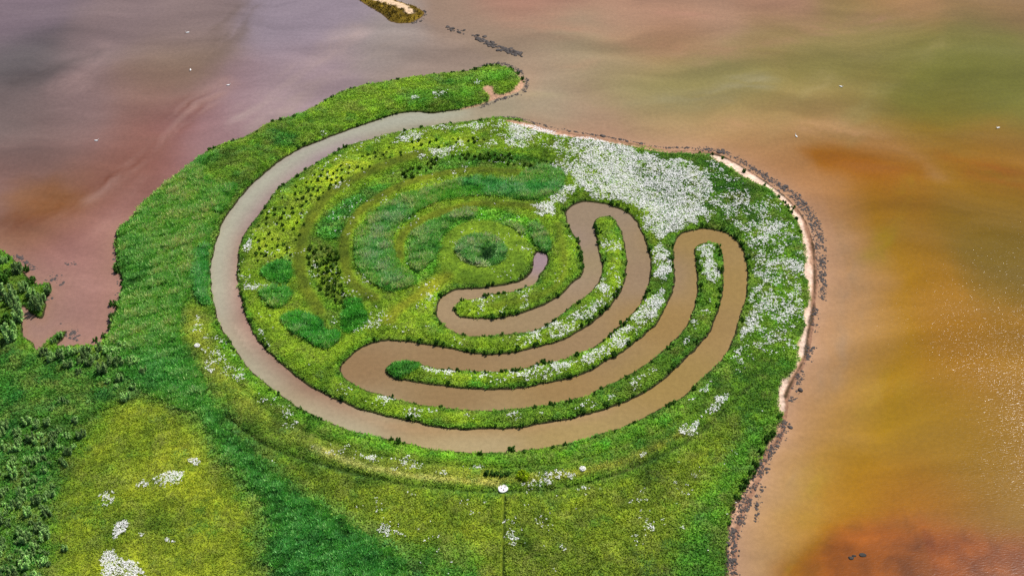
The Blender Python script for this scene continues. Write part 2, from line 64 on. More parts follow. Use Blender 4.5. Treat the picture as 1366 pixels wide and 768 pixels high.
BAND={
 'ring_a':([(-23.0,52.9),(-34.5,46.1),(-48.6,34.2),(-54.6,24.5),(-58.1,11.0),(-59.0,-0.7),(-57.4,-12.4),(-54.1,-22.2),(-49.2,-30.9)],4.0),
 'ring_b':([(11.6,42.1),(-0.7,43.0),(-11.9,41.7),(-25.0,36.4),(-33.3,29.5),(-41.0,19.9),(-44.2,11.0),(-45.0,1.2),(-43.2,-10.2),(-39.6,-18.9),(-33.0,-24.6)],3.8),
 'ring_c':([(19.6,20.7),(11.5,22.8),(-1.1,23.7),(-11.2,20.3),(-18.6,15.8),(-24.5,9.8),(-26.8,3.1),(-26.3,-4.5)],3.2),
 'ring_d':([(25.2,13.0),(26.2,1.2),(26.3,-12.0),(22.0,-20.4),(13.7,-25.3),(4.4,-28.1)],2.4),
 'ring_e':([(-11.2,-14.6),(-19.1,-22.9),(-25.7,-29.9),(-27.6,-35.0)],4.3),
 'straw':([(-88.3,-31.6),(-82.5,-46.7),(-72.6,-62.4),(-59.8,-75.9),(-46.0,-85.6),(-29.9,-91.7),(-13.3,-95.7),(1.0,-97.6)],5.3),
 'straw2':([(1.1,-98.7),(17.3,-98.1),(31.6,-94.9),(44.2,-90.0),(57.4,-81.6)],2.4),
 'lush':([(-76.4,-45.7),(-67.8,-57.8),(-60.1,-66.4),(-41.4,-80.2),(-19.9,-87.5),(3.0,-90.8),(25.7,-88.4),(44.9,-81.1),(60.8,-68.5),(74.7,-51.5)],2.8),
 'track2':([(-78.8,-51.5),(-66.7,-65.5),(-54.5,-76.5),(-40.9,-84.5),(-23.8,-90.6),(-3.1,-93.8),(13.3,-93.8),(29.8,-90.6),(46.8,-83.0),(62.6,-72.4)],0.9),
 'rim_arc':([(-7.5,-2.3),(-6.4,-4.9),(-4.2,-7.2),(-1.0,-8.7),(2.3,-9.0)],0.7),
 'track':([(-71.8,-74.4),(-59.6,-85.0),(-44.3,-92.2),(-23.3,-98.9),(-6.9,-101.8),(9.2,-102.3),(25.3,-100.8),(44.0,-93.3),(61.6,-81.6),(78.8,-62.4)],1.4),
 'pale':([(-44.8,-87.3),(-31.8,-93.3),(-15.2,-97.6),(1.1,-99.4),(6.1,-100.2)],1.2),
 'path':([(7.4,-103.9),(7.3,-108.5),(7.1,-113.6),(7.3,-119.7),(7.1,-129.9),(7.2,-170.5)],1.0),
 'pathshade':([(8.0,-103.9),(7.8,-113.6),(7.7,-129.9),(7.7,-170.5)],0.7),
 'sandrim':([(81.3,52.4),(87.8,48.4),(92.5,42.1),(97.2,35.1),(101.8,27.8),(105.1,19.5),(106.4,10.6),(106.1,-0.7)],1.6),
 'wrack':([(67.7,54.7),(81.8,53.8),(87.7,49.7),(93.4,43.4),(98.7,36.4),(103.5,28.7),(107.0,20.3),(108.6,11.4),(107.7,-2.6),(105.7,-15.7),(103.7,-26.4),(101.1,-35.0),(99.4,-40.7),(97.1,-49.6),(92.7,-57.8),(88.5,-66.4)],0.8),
 'edge_shade_soil':([(86.1,-74.7),(81.2,-82.8),(79.7,-87.5),(76.2,-93.3),(72.4,-100.0),(68.3,-107.5),(66.3,-113.8),(65.0,-121.6),(64.0,-129.9),(58.6,-170.5)],0.9),
 'goat':([(53.5,-112.3),(50.1,-117.3),(47.4,-122.1),(45.7,-124.5)],0.6),
}
FLOW={
 'f_dense':([(38.5,58.4),(54.4,54.7),(70.9,46.1),(77.4,33.8),(77.1,19.1),(70.3,14.6),(65.1,12.2),(60.2,5.1),(57.0,8.2),(54.4,19.1),(48.6,27.4),(40.3,40.3)],1.0),
 'f_mid':([(14.4,72.2),(36.1,64.5),(62.4,55.2),(73.8,49.3),(79.0,36.0),(78.1,17.1),(63.6,9.0),(58.0,1.2),(54.4,13.0),(49.7,24.5),(37.2,28.7),(29.8,38.1),(23.6,53.8),(11.7,65.5)],0.55),
 'f_shore':([(33.3,62.7),(50.6,58.0),(67.6,53.4),(65.9,49.7),(48.9,53.4),(33.2,58.9)],0.7),
 'f_diag':([(17.8,17.1),(21.1,16.2),(25.5,21.2),(30.0,28.7),(37.6,38.1),(38.3,53.8),(31.5,49.3),(29.8,38.1),(24.4,28.7),(19.7,22.0)],0.6),
 'f_northstrip':([(-47.8,57.0),(-35.3,65.0),(-17.9,70.3),(-2.0,73.2),(11.7,72.2),(11.7,67.4),(-2.0,68.4),(-18.2,65.5),(-34.9,59.8),(-47.0,53.4)],0.32),
 'f_row':([(-23.0,53.8),(-1.8,58.9),(11.7,64.5),(23.8,63.1),(23.7,56.1),(11.7,58.0),(-1.7,54.3),(-20.2,50.6)],0.3),
 'f_west':([(-74.6,-24.6),(-78.3,-6.4),(-76.8,11.0),(-70.6,30.4),(-59.5,46.1),(-47.8,57.0),(-47.0,53.4),(-57.7,41.7),(-66.4,27.4),(-72.9,9.8),(-74.2,-6.4),(-69.4,-31.6),(-63.0,-45.0),(-64.5,-47.0)],0.2),
 'f_finga':([(56.0,1.2),(59.6,3.1),(61.0,-2.6),(59.9,-15.7),(56.8,-26.4),(52.2,-35.7),(47.7,-40.1),(47.6,-35.0),(53.6,-22.9),(56.1,-10.2)],0.75),
 'f_fingb':([(71.6,1.2),(75.7,2.7),(77.1,-2.6),(75.1,-19.3),(72.3,-19.3),(70.3,-15.7),(70.4,-6.4)],0.75),
 'f_fingb2':([(67.1,-28.1),(72.2,-24.6),(68.4,-38.4),(58.1,-51.5),(46.1,-64.0),(30.5,-72.4),(11.3,-77.3),(11.3,-74.4),(30.6,-69.4),(46.3,-60.3),(57.2,-48.3),(64.4,-37.1)],0.3),
 'f_fingc':([(38.8,9.0),(45.0,9.0),(46.0,-2.6),(44.2,-15.7),(40.0,-22.9),(36.0,-22.9),(39.6,-13.9),(39.8,-0.7)],0.45),
 'f_fingc2':([(6.8,-41.7),(18.2,-38.4),(27.5,-33.3),(37.1,-24.6),(39.4,-25.3),(32.0,-35.0),(20.4,-41.7),(6.8,-45.7)],0.45),
 'f_fingd':([(13.5,-55.3),(23.5,-52.1),(31.9,-49.6),(40.8,-41.7),(48.2,-33.3),(49.1,-36.7),(41.7,-45.7),(32.3,-54.7),(21.2,-57.8),(11.3,-60.3)],0.5),
 'f_fingd2':([(-17.4,-54.7),(-10.8,-55.3),(0.3,-57.2),(13.5,-56.6),(11.3,-60.3),(-4.0,-60.9),(-17.3,-57.8)],0.4),
 'f_finge':([(-4.9,-27.4),(13.8,-21.8),(23.3,-15.7),(24.4,-19.3),(13.7,-27.4),(-0.2,-31.6)],0.22),
 'f_islow':([(-30.0,-64.0),(-16.6,-71.5),(0.6,-74.4),(26.3,-71.5),(26.2,-73.5),(0.7,-77.6),(-16.4,-74.7),(-29.6,-68.5)],0.16),
 'f_yel':([(-18.3,-38.4),(-9.0,-43.4),(0.1,-45.7),(-18.1,-41.1),(-31.9,-38.4),(-38.3,-43.4),(-39.1,-35.0)],0.1),
 'f_east':([(87.0,27.4),(92.8,23.2),(98.9,13.0),(100.2,-2.6),(101.9,-17.5),(96.3,-35.0),(87.1,-35.0),(85.0,-24.6),(87.0,-6.4),(86.8,7.0),(79.1,15.0)],0.36),
 'f_east2':([(84.6,-19.3),(92.5,-13.9),(95.2,-19.3),(89.0,-29.9),(82.0,-38.4),(77.4,-48.3),(74.7,-51.5),(80.2,-38.4),(83.2,-26.4)],0.5),
 'f_east3':([(74.7,-51.5),(82.0,-38.4),(95.7,-38.4),(91.4,-51.5),(81.7,-57.8),(70.3,-60.9)],0.22),
 'f_eastall':([(76.8,40.3),(91.6,33.8),(103.8,13.0),(104.0,-10.2),(98.0,-38.4),(82.5,-51.5),(77.4,-48.3),(84.6,-24.6),(86.6,5.1),(76.8,16.2)],0.13),
 'f_eastmid':([(75.3,50.6),(82.6,44.8),(87.8,33.8),(83.9,23.2),(77.8,25.3)],0.16),
 'f_diag2':([(55.3,-81.6),(58.9,-77.3),(63.5,-73.5),(69.6,-67.0),(73.4,-62.4),(75.4,-64.0),(70.1,-71.5),(64.3,-76.5),(58.3,-83.0)],0.6),
 'f_bank':([(65.9,-61.5),(72.3,-53.1),(78.0,-43.4),(79.1,-46.7),(73.1,-56.2),(66.7,-64.0),(59.6,-70.0)],0.5),
 'f_strawband':([(-89.3,-29.9),(-80.4,-35.0),(-67.8,-57.8),(-52.8,-73.0),(-34.5,-86.7),(-15.5,-91.4),(1.0,-94.1),(-15.2,-97.6),(-38.3,-90.0),(-60.5,-78.8),(-78.8,-57.8)],0.13),
 'f_ringline':([(11.2,-98.7),(25.5,-96.0),(44.3,-88.6),(46.3,-90.6),(29.5,-98.1),(13.2,-101.3)],0.3),
 'f_bottom':([(-43.6,-98.1),(9.2,-104.7),(54.3,-92.7),(61.4,-103.4),(43.3,-129.9),(13.0,-129.9),(-13.9,-123.3),(-30.3,-111.1)],0.035),
 'f_sw1':([(-90.5,-102.1),(-87.7,-96.0),(-81.9,-94.1),(-79.1,-90.6),(-77.1,-92.2),(-78.3,-96.8),(-80.6,-100.8),(-86.2,-103.4)],0.95),
 'f_sw2':([(-91.7,-114.8),(-86.8,-115.1),(-79.5,-117.3),(-76.3,-118.5),(-76.6,-122.1),(-80.8,-120.4),(-86.0,-119.0),(-90.6,-117.5)],0.8),
 'f_sw3':([(-93.2,-129.9),(-92.5,-124.5),(-88.0,-123.3),(-84.1,-128.0),(-83.5,-132.7),(-91.4,-133.8)],0.95),
 'f_sw4':([(-99.5,-103.9),(-97.2,-103.4),(-95.6,-105.5),(-98.1,-106.5)],0.5),
 'f_spot':([(-25.0,-116.0),(-20.2,-114.8),(-20.0,-118.0),(-23.8,-119.0)],0.5),
 'f_arm':([(-29.0,88.7),(-20.8,92.8),(-13.8,94.3),(-2.5,99.6),(-2.5,96.9),(-19.2,89.7),(-27.5,86.1)],0.4),
 'f_armedge':([(-83.3,26.2),(-81.0,34.7),(-77.2,40.8),(-76.3,38.1),(-79.6,30.4),(-82.2,22.0)],0.3),
 'f_armedge2':([(-64.8,58.0),(-58.7,63.6),(-48.9,75.2),(-48.7,72.2),(-58.4,60.8),(-63.8,55.7)],0.3),
}
STONES={
 's_tip':([(-3.6,112.2),(0.1,114.4),(5.7,114.9),(10.6,112.2),(14.4,106.2),(15.5,100.9),(14.3,95.6),(11.2,92.5),(4.4,89.4),(-2.2,83.9)],1.4,0.95),
 's_north':([(3.4,77.9),(9.2,77.9),(15.0,75.9),(23.2,71.5),(34.9,67.7),(50.9,62.9),(63.3,58.7),(75.3,58.2)],0.8,0.9),
 's_ne':([(75.2,57.3),(82.7,56.8),(88.4,53.1),(93.0,47.2),(98.7,39.7),(104.3,31.5),(108.5,22.6),(110.0,13.6),(110.0,1.8),(107.8,-15.1)],2.1,0.85),
 's_ne_out':([(95.8,45.0),(102.5,36.6),(107.9,28.5),(111.3,18.5),(111.8,6.5),(110.4,-5.8),(106.7,-24.1)],1.8,0.8),
 's_e':([(104.0,-27.6),(101.6,-37.9),(98.7,-48.4),(94.2,-58.2),(90.0,-68.0)],2.0,0.6),
 's_e2':([(87.0,-75.4),(84.5,-81.7),(82.1,-85.7),(78.7,-91.5),(75.7,-99.0),(71.4,-108.1),(69.4,-113.2)],2.7,0.62),
 's_e3':([(78.3,-97.7),(75.6,-105.0),(73.9,-111.9)],1.4,0.5),
 's_se':([(67.9,-114.4),(66.2,-122.9),(65.1,-132.3),(59.7,-170.2)],2.5,0.9),
 's_islet':([(-31.2,146.0),(-27.3,149.0),(-26.0,153.9),(-28.5,158.9)],1.5,0.6),
 's_reef':([(-3.4,133.6),(0.5,130.1),(5.3,126.7),(10.1,123.3),(14.2,121.6)],1.8,1.0),
 's_reef2':([(-16.7,142.4),(-13.6,140.6),(-9.3,138.3)],1.2,0.3),
 's_reef3':([(-5.6,136.5),(-3.2,134.8)],0.9,0.4),
 's_in1':([(-137.9,-11.8),(-134.5,-14.0),(-132.3,-16.9)],3.1,0.85),
 's_in2':([(-134.9,-6.6),(-130.1,-6.6)],1.7,0.7),
 's_in3':([(-151.6,-2.0),(-146.9,-5.8),(-143.5,-9.6)],2.2,0.85),
 's_in4':([(-124.4,-41.2),(-123.8,-37.9),(-122.2,-42.9)],2.3,0.85),
 's_in5':([(-129.1,-35.2),(-127.4,-34.5)],1.4,0.3),
 's_in6':([(-135.2,-24.1),(-133.8,-22.3)],1.2,0.4),
 's_w':([(-120.9,6.5),(-119.1,-3.9),(-114.7,-16.9),(-113.9,-24.1),(-114.4,-31.0),(-114.3,-39.5)],0.9,0.25),
}
LAKE=[(164,129,128,120,76),(206,129,120,114,70),(113,91,133,125,72),(148,81,132,118,66),(193,81,113,108,56),(174,72,130,106,52),(126,81,145,122,80),(44,107,150,134,106),(9,135,150,130,112),(56,118,150,130,100),(122,129,146,126,84),(-190,147,123,107,117),(-152,141,132,113,115),(-119,141,134,115,115),(-76,141,143,129,140),(-39,129,151,139,135),(-10,153,150,125,110),(15,159,165,120,105),(61,153,168,130,110),(91,147,166,130,110),(124,159,164,124,104),(171,159,156,118,84),(214,159,140,110,80),(-172,81,117,102,103),(-145,86,132,110,111),(-121,91,136,105,101),(-116,112,130,109,94),(-90,91,146,120,126),(-66,107,151,131,138),(-179,118,95,89,94),(-162,43,130,98,94),(-147,28,138,98,73),(-138,32,134,93,84),(-131,48,134,91,84),(-122,66,132,91,84),(-160,57,125,102,101),(-142,62,134,104,103),(-109,71,140,94,94),(-134,6,149,105,103),(-126,14,153,111,108),(-129,-24,162,124,119),(-124,-17,167,122,115),(-138,-36,157,131,123),(-94,66,151,120,124),(-70,86,157,135,140),(-15,118,150,130,118),(33,129,152,135,112),(29,86,160,140,118),(57,91,152,144,102),(88,112,138,131,88),(101,102,132,126,80),(131,112,124,119,72),(72,96,146,141,92),(97,76,150,134,90),(85,86,144,136,90),(175,112,116,112,60),(198,102,110,108,56),(75,129,155,115,90),(153,147,142,120,80),(12,129,150,130,112),(-26,112,148,128,120),(69,71,168,132,102),(96,66,170,130,95),(138,71,165,130,95),(115,52,150,95,40),(141,48,160,95,45),(154,57,158,112,64),(182,62,150,100,56),(171,39,148,104,48),(114,74,165,130,95),(170,81,120,112,48),(150,91,128,118,70),(106,43,168,124,92),(122,30,160,114,74),(112,18,170,128,98),(141,22,135,98,12),(174,22,125,98,12),(94,55,170,120,85),(42,71,165,130,110),(118,-6,168,126,86),(130,-6,147,107,25),(145,-24,151,107,22),(169,-6,117,93,10),(109,-41,170,125,80),(121,-51,156,117,12),(141,-41,156,107,20),(157,-48,147,107,10),(90,-75,178,130,95),(101,-75,165,125,45),(113,-87,151,117,7),(134,-87,147,112,7),(145,-92,147,107,15),(80,-113,168,138,70),(74,-123,185,145,110),(92,-100,162,128,30),(90,-122,176,104,20),(109,-123,164,94,5),(121,-113,147,101,6),(96,-114,164,106,20),(107,-116,158,96,7),(126,-118,142,93,5),(138,-123,122,93,5),(97,-128,178,98,20),(82,-128,170,130,50),(94,-111,158,120,20),(113,2,182,142,118),(110,-27,182,142,114),(92,-63,182,142,116),(79,-100,184,146,120),(70,-128,184,150,124),(9,81,160,146,124),(-8,80,160,147,125)]  # water colours; western points have blue of reflected sky mixed in
CANAL=[(-84,2,165,150,130),(-85,-17,166,150,130),(-64,-51,162,144,120),(-40,-75,165,142,114),(-3,-82,167,137,100),(26,-79,157,124,78),(57,-60,150,115,65),(81,-17,148,112,65),(73,6,145,110,65),(57,-34,148,110,65),(24,-62,145,108,68),(-8,-66,140,105,70),(-35,-54,138,102,70),(-9,-50,140,105,72),(27,-44,145,110,78),(50,-13,142,110,85),(39,22,140,112,90),(33,-6,142,115,85),(14,-34,146,115,84),(-9,-29,150,118,88),(9,-19,150,118,88),(19,-4,150,118,122),(-30,76,160,147,129),(-2,81,160,147,125),(-61,55,162,149,130),(-76,32,164,150,131)]
CANALPOLY=[(-9.9,77.0),(-10.0,82.5),(-30.1,83.0),(-56.5,67.3),(-79.9,41.2),(-90.9,5.8),(-86.5,-24.0),(-76.1,-47.7),(-50.1,-78.2),(-7.3,-91.7),(34.1,-86.7),(65.4,-66.4),(85.0,-30.9),(89.4,1.9),(79.2,15.4),(64.0,13.8),(59.7,21.9),(39.8,30.3),(24.4,28.2),(14.0,3.9),(-19.4,-16.8),(-44.4,-50.9),(-24.7,-78.2),(13.4,-76.8),(34.9,-70.9),(0.7,-79.6),(-40.1,-71.8),(-69.9,-44.4),(-79.3,-13.2),(-79.1,17.8),(-60.5,54.7),(-34.7,68.8)]
W_UPPER=[(-150.7,-14.8,4),(-148.4,-11.1,3.2),(-143.5,-20.6,3.4),(-147.4,-24.9,4.2),(-141.4,-33.2,3.6),(-144.8,-37.3,4.2),(-141.1,-42.6,4),(-140.3,-23.4,3.2),(-136.7,-25.6,3),(-137.0,-29.1,3),(-135.9,-20.6,2.6),(-153.5,-6.7,2.6),(-155.1,-17.7,4),(-150.5,-31.8,4),(-142.5,-17.0,3),(-159.1,-24.9,4),(-144.1,-28.4,3.4),(-152.6,-4.8,2.2),(-146.0,-9.7,2.4)]
W_INLET=[(-126.6,-52.3,3),(-123.8,-51.1,3.2),(-121.4,-49.8,3),(-120.8,-54.9,3),(-116.4,-50.4,3.6),(-114.7,-53.9,3.2),(-113.4,-47.8,2.8),(-110.2,-49.1,3.2),(-106.4,-47.2,3.2),(-108.3,-53.6,3.4),(-105.9,-54.2,3),(-102.8,-53.6,2.8),(-101.1,-53.0,2.2),(-110.4,-57.1,3.2),(-126.9,-41.3,1.8),(-128.1,-43.9,1.8),(-119.5,-48.5,2.6),(-113.6,-51.7,2.6),(-107.8,-49.8,3),(-129.2,-49.8,2.8),(-117.6,-53.6,2.4)]
W_LONE=[(-117.3,-57.7,2.2,'low silvery willow bush alone south of the willow row at the inlet'),(-98.2,-57.7,2.8,'dark round willow bush at the east end of the willow row'),(-107.9,-61.4,2.2,'small dark bush just south of the willow row'),(-104.6,-60.5,2.4,'flat willow bush in the reeds south of the willow row'),(-104.8,-63.6,1.8,'low faint bush at the north tip of the yellow meadow'),(-99.8,-63.6,2,'small olive bush at the north edge of the yellow meadow'),(-101.0,-68.1,2.6,'round pale-topped bush standing alone at the top of the yellow meadow'),(-119.2,-69.3,2.2,'larger of two small bushes in the open green reeds'),(-117.3,-69.9,1.4,'smaller of two bushes side by side in the open green reeds'),(-121.2,-72.6,1.4,'tiny bush alone in the green reeds above the thicket'),(-111.4,-69.6,1.4,'tiny pale bush between the green reeds and the yellow meadow'),(-113.2,-77.2,2.5,'leaning silvery bush right of the top of the thicket'),(-110.2,-82.7,2.6,'pale bush at the thicket edge beside the yellow meadow'),(-105.3,-122.0,1.8,'dark little bush at the left edge of the yellow meadow'),(-107.9,-127.0,1.6,'small bush below the thicket near the yellow meadow')]
W_ROW=[(-126.8,-77.8,3),(-123.7,-79.0,2.6),(-120.7,-78.4,2.6),(-128.6,-82.1,2.8),(-133.0,-82.1,2.8),(-132.6,-79.0,2.6),(-126.8,-85.5,2.6),(-124.1,-83.8,2.6),(-121.3,-83.2,2.6),(-117.8,-83.2,2.4),(-114.2,-83.2,2.2),(-116.8,-81.2,2)]
B_SHORE=[(-114.3,-26.6,2.4),(-112.9,-33.2,2.6),(-112.1,-37.6,2.4),(-113.9,-40.9,2),(-118.2,0.6,2.2),(-119.7,6.4,1.8),(-116.3,-10.4,2.6),(-108.1,-20.6,1.8),(-108.0,-16.6,1.6),(-99.9,-40.6,1.8),(-114.4,18.8,1.6),(-110.3,30.1,1.6),(-103.4,41.4,1.4),(-115.7,-42.6,1.8)]
B_EAST=[(80.8,-83.5,2.6),(82.5,-81.8,2.2),(78.7,-88.0,1.8),(76.4,-92.9,2.2),(75.0,-95.6,2.2),(73.2,-98.8,2.4),(71.6,-101.5,2.4),(70.0,-104.6,2),(68.2,-108.2,1.8),(66.8,-113.0,1.4),(100.9,28.4,1.6),(102.2,25.1,1.6),(103.0,22.6,1.8),(104.8,22.6,1.6),(103.5,19.3,1.8),(104.8,16.0,1.4),(97.0,35.3,1.4),(90.8,43.2,1.6),(84.4,51.2,1.4),(80.9,53.1,1.2),(76.7,54.5,1.4),(105.1,8.8,1.2),(85.7,-74.6,2)]
THICKET=[(-146.5,-87.3),(-131.5,-85.0),(-120.4,-83.9),(-112.8,-85.0),(-109.0,-89.5),(-112.7,-94.4),(-113.6,-102.1),(-111.8,-113.6),(-108.5,-122.1),(-107.9,-137.2),(-128.8,-137.2)]
SHOAL=[(96.73,-123.81),(97.63,-123.10),(99.80,-122.86)]
EASTLINE=[(19.38,71.92),(23.18,69.99),(29.41,68.06),(34.27,66.63),(42.58,64.25),(50.84,61.89),(57.69,59.55),(63.19,57.68),(67.94,56.76),(75.17,56.76),(81.98,55.37),(87.57,50.79),(91.71,45.83),(97.49,38.32),(103.02,30.13),(106.43,22.57),(108.20,14.79),(108.66,5.64),(108.25,-4.00),(106.83,-15.16),(104.83,-24.13),(102.65,-32.82),(100.55,-41.25),(98.34,-49.10),(94.11,-57.35),(90.27,-65.05),(88.55,-71.93),(87.58,-75.45),(85.48,-82.35),(82.22,-86.01),(79.64,-90.98),(77.05,-97.73),(74.24,-103.52),(71.46,-109.43),(69.79,-113.20),(68.38,-118.14),(66.55,-129.58),(63.53,-147.87),(60.25,-170.20)]
SILT=[('p',[(75.5,-131.1),(84.8,-120.4),(94.7,-113.6),(106.3,-109.8),(118.0,-110.6),(131.1,-113.6),(142.7,-118.5),(154.2,-127.6),(144.5,-158.2),(64.4,-158.2)],0.0,6,(140, 74, 2),0.93),
 ('p',[(111.0,57.9),(124.8,59.8),(142.3,53.3),(156.3,50.5),(152.2,40.7),(136.7,39.0),(121.7,42.5)],0.0,6,(148, 90, 34),0.8),
 ('b',[(-153.5,13.8),(-141.4,25.3),(-129.6,41.2),(-116.7,61.6),(-108.3,86.0)],4.4,9,(106, 58, 52),0.6),
 ('b',[(-134.7,29.5),(-126.2,43.4),(-118.9,59.3),(-113.5,73.6),(-100.1,101.6)],2.3,6,(168, 134, 126),0.75),
 ('b',[(-163.6,81.0),(-157.5,101.6),(-152.3,129.1)],2.8,7,(156, 130, 128),0.7),
 ('b',[(-180.4,101.6),(-171.1,109.6),(-153.9,123.5)],2.4,6,(84, 76, 80),0.5),
 ('b',[(-133.1,1.9),(-124.2,17.0),(-118.7,39.0)],1.8,6,(168, 128, 120),0.6),
 ('b',[(-113.5,96.3),(-104.5,129.1),(-100.0,159.0)],2.5,7,(108, 92, 86),0.5),
 ('b',[(-74.5,81.0),(-57.6,106.9),(-33.3,134.9)],2.8,8,(168, 148, 138),0.55),
 ('b',[(130.5,61.6),(139.7,81.0),(155.2,101.6),(182.0,129.1)],2.0,6,(150, 136, 90),0.5),
 ('b',[(100.8,61.6),(112.7,86.0),(130.3,106.9)],2.0,6,(156, 140, 98),0.5),
 ('b',[(32.2,112.3),(59.2,123.5),(82.3,117.8)],2.1,6,(178, 140, 116),0.5),
 ('b',[(148.9,41.2),(140.8,21.9),(128.4,-1.9)],1.8,7,(150, 136, 40),0.6),
 ('b',[(163.4,52.4),(177.0,43.4),(194.7,41.2)],3.3,9,(150, 88, 44),0.6),
 ('p',[(-157.8,29.5),(-151.5,34.6),(-137.7,31.2),(-141.1,24.0),(-152.2,22.8)],0.0,9,(134, 90, 58),0.5),
 ('b',[(-87.7,76.1),(-66.9,112.3),(-51.3,134.9)],3.7,9,(172, 150, 146),0.65),
 ('p',[(153.5,93.7),(168.3,115.1),(192.7,124.6),(218.1,130.3),(221.2,101.6),(200.9,81.0),(177.9,78.0),(159.2,81.0)],0.0,10,(110, 110, 60),0.65),
 ('b',[(86.0,73.6),(110.2,70.2),(136.7,65.4),(151.9,54.7),(158.1,41.2)],2.7,7,(186, 142, 108),0.7),
 ('b',[(11.9,148.0),(42.2,139.6),(68.5,128.0),(98.0,125.7),(136.3,140.8),(185.5,156.5)],3.7,9,(170, 126, 106),0.45),
 ('b',[(70.7,155.3),(88.9,151.6)],3.4,6,(184, 136, 118),0.6),
 ('b',[(-2.6,101.6),(20.3,93.7),(48.3,88.6),(79.7,92.2),(103.4,100.5)],3.9,9,(146, 138, 108),0.6),
 ('b',[(119.1,13.8),(115.3,-16.8),(107.9,-44.4),(95.3,-75.3),(83.6,-102.9)],2.5,6,(150, 128, 108),0.45),
 ('b',[(118.0,-63.4),(98.6,-86.7),(86.4,-110.6),(79.4,-129.9)],2.5,8,(160, 136, 52),0.6),
 ('p',[(157.1,-3.8),(175.4,9.8),(190.4,1.9),(182.4,-24.0),(166.0,-24.0)],0.0,9,(112, 92, 24),0.6),
 ('b',[(93.9,50.1),(107.0,32.5),(114.1,13.8),(112.2,-13.2)],1.4,5,(150, 112, 90),0.5)]
GUST=[(139.1,13.8),(182.9,21.9),(210.0,1.9),(168.1,-120.4),(147.7,-110.6),(137.3,-97.6),(127.6,-78.2),(115.8,-63.4),(119.2,-24.0)]
VIEW=[(-247.9,212.5),(267.5,212.5),(150.7,-147.8),(-131.2,-147.8)]
MISC=dict(marker=[(7.35,-101.57)][0],yellow_bush=[(12.62,-97.87)][0],hedge=[(3.05,-97.07),(4.88,-96.80),(6.72,-97.07),(8.55,-96.80)],elder=[(-84.44,-46.35),(28.99,-94.92)],canal_bush=[(9.77,-86.71),(20.62,-85.03),(15.18,-86.43)],swans=[(-121.14,138.44),(-114.84,110.16),(-98.33,99.45),(-140.10,62.58),(135.13,98.40),(112.75,65.42),(187.28,70.69)],white_stone=[(-104.12,-123.81)][0])
CAM_LOC=(9.77,-339.72,279.45)
CAM_PITCH=41.0
CAM_LENS=47.438

# ---------------------------------------------------------------- helpers
def lin(c):
    c = np.asarray(c, float) / 255.0
    return np.where(c <= 0.04045, c / 12.92, ((c + 0.055) / 1.055) ** 2.4)

_tab = np.random.default_rng(3).random((8, 256, 256))
def vnoise(x, y, seed=0):
    t = _tab[seed % 8]
    x = np.asarray(x, float) + 13.7 * seed; y = np.asarray(y, float) + 7.3 * seed
    xi = np.floor(x).astype(np.int64); yi = np.floor(y).astype(np.int64)
    fx = x - xi; fy = y - yi
    fx = fx * fx * (3 - 2 * fx); fy = fy * fy * (3 - 2 * fy)
    a = t[xi & 255, yi & 255]; b = t[(xi + 1) & 255, yi & 255]
    c = t[xi & 255, (yi + 1) & 255]; d = t[(xi + 1) & 255, (yi + 1) & 255]
    return (a * (1 - fx) + b * fx) * (1 - fy) + (c * (1 - fx) + d * fx) * fy
def fbm(x, y, size, octv=4, seed=0, gain=0.55):
    s = 0; amp = 1; tot = 0; f = 1.0 / size
    for o in range(octv):
        s = s + amp * vnoise(x * f, y * f, seed + o); tot += amp
        amp *= gain; f *= 2.03
    return s / tot - 0.5            # about -0.35 .. 0.35
def smooth(a, b, x):
    t = np.clip((x - a) / (b - a), 0, 1); return t * t * (3 - 2 * t)

def curve(pts, closed=True, n=4):
    P = np.array(pts, float); m = len(P); out = []
    rng = range(m) if closed else range(m - 1)
    for i in rng:
        if closed: p0, p1, p2, p3 = P[i - 1], P[i], P[(i + 1) % m], P[(i + 2) % m]
        else: p0, p1, p2, p3 = P[max(i - 1, 0)], P[i], P[i + 1], P[min(i + 2, m - 1)]
        for k in range(n):
            t = k / n
            out.append(0.5 * (2 * p1 + (p2 - p0) * t + (2 * p0 - 5 * p1 + 4 * p2 - p3) * t * t + (3 * p1 - p0 - 3 * p2 + p3) * t ** 3))
    if not closed: out.append(P[-1])
    return np.array(out)

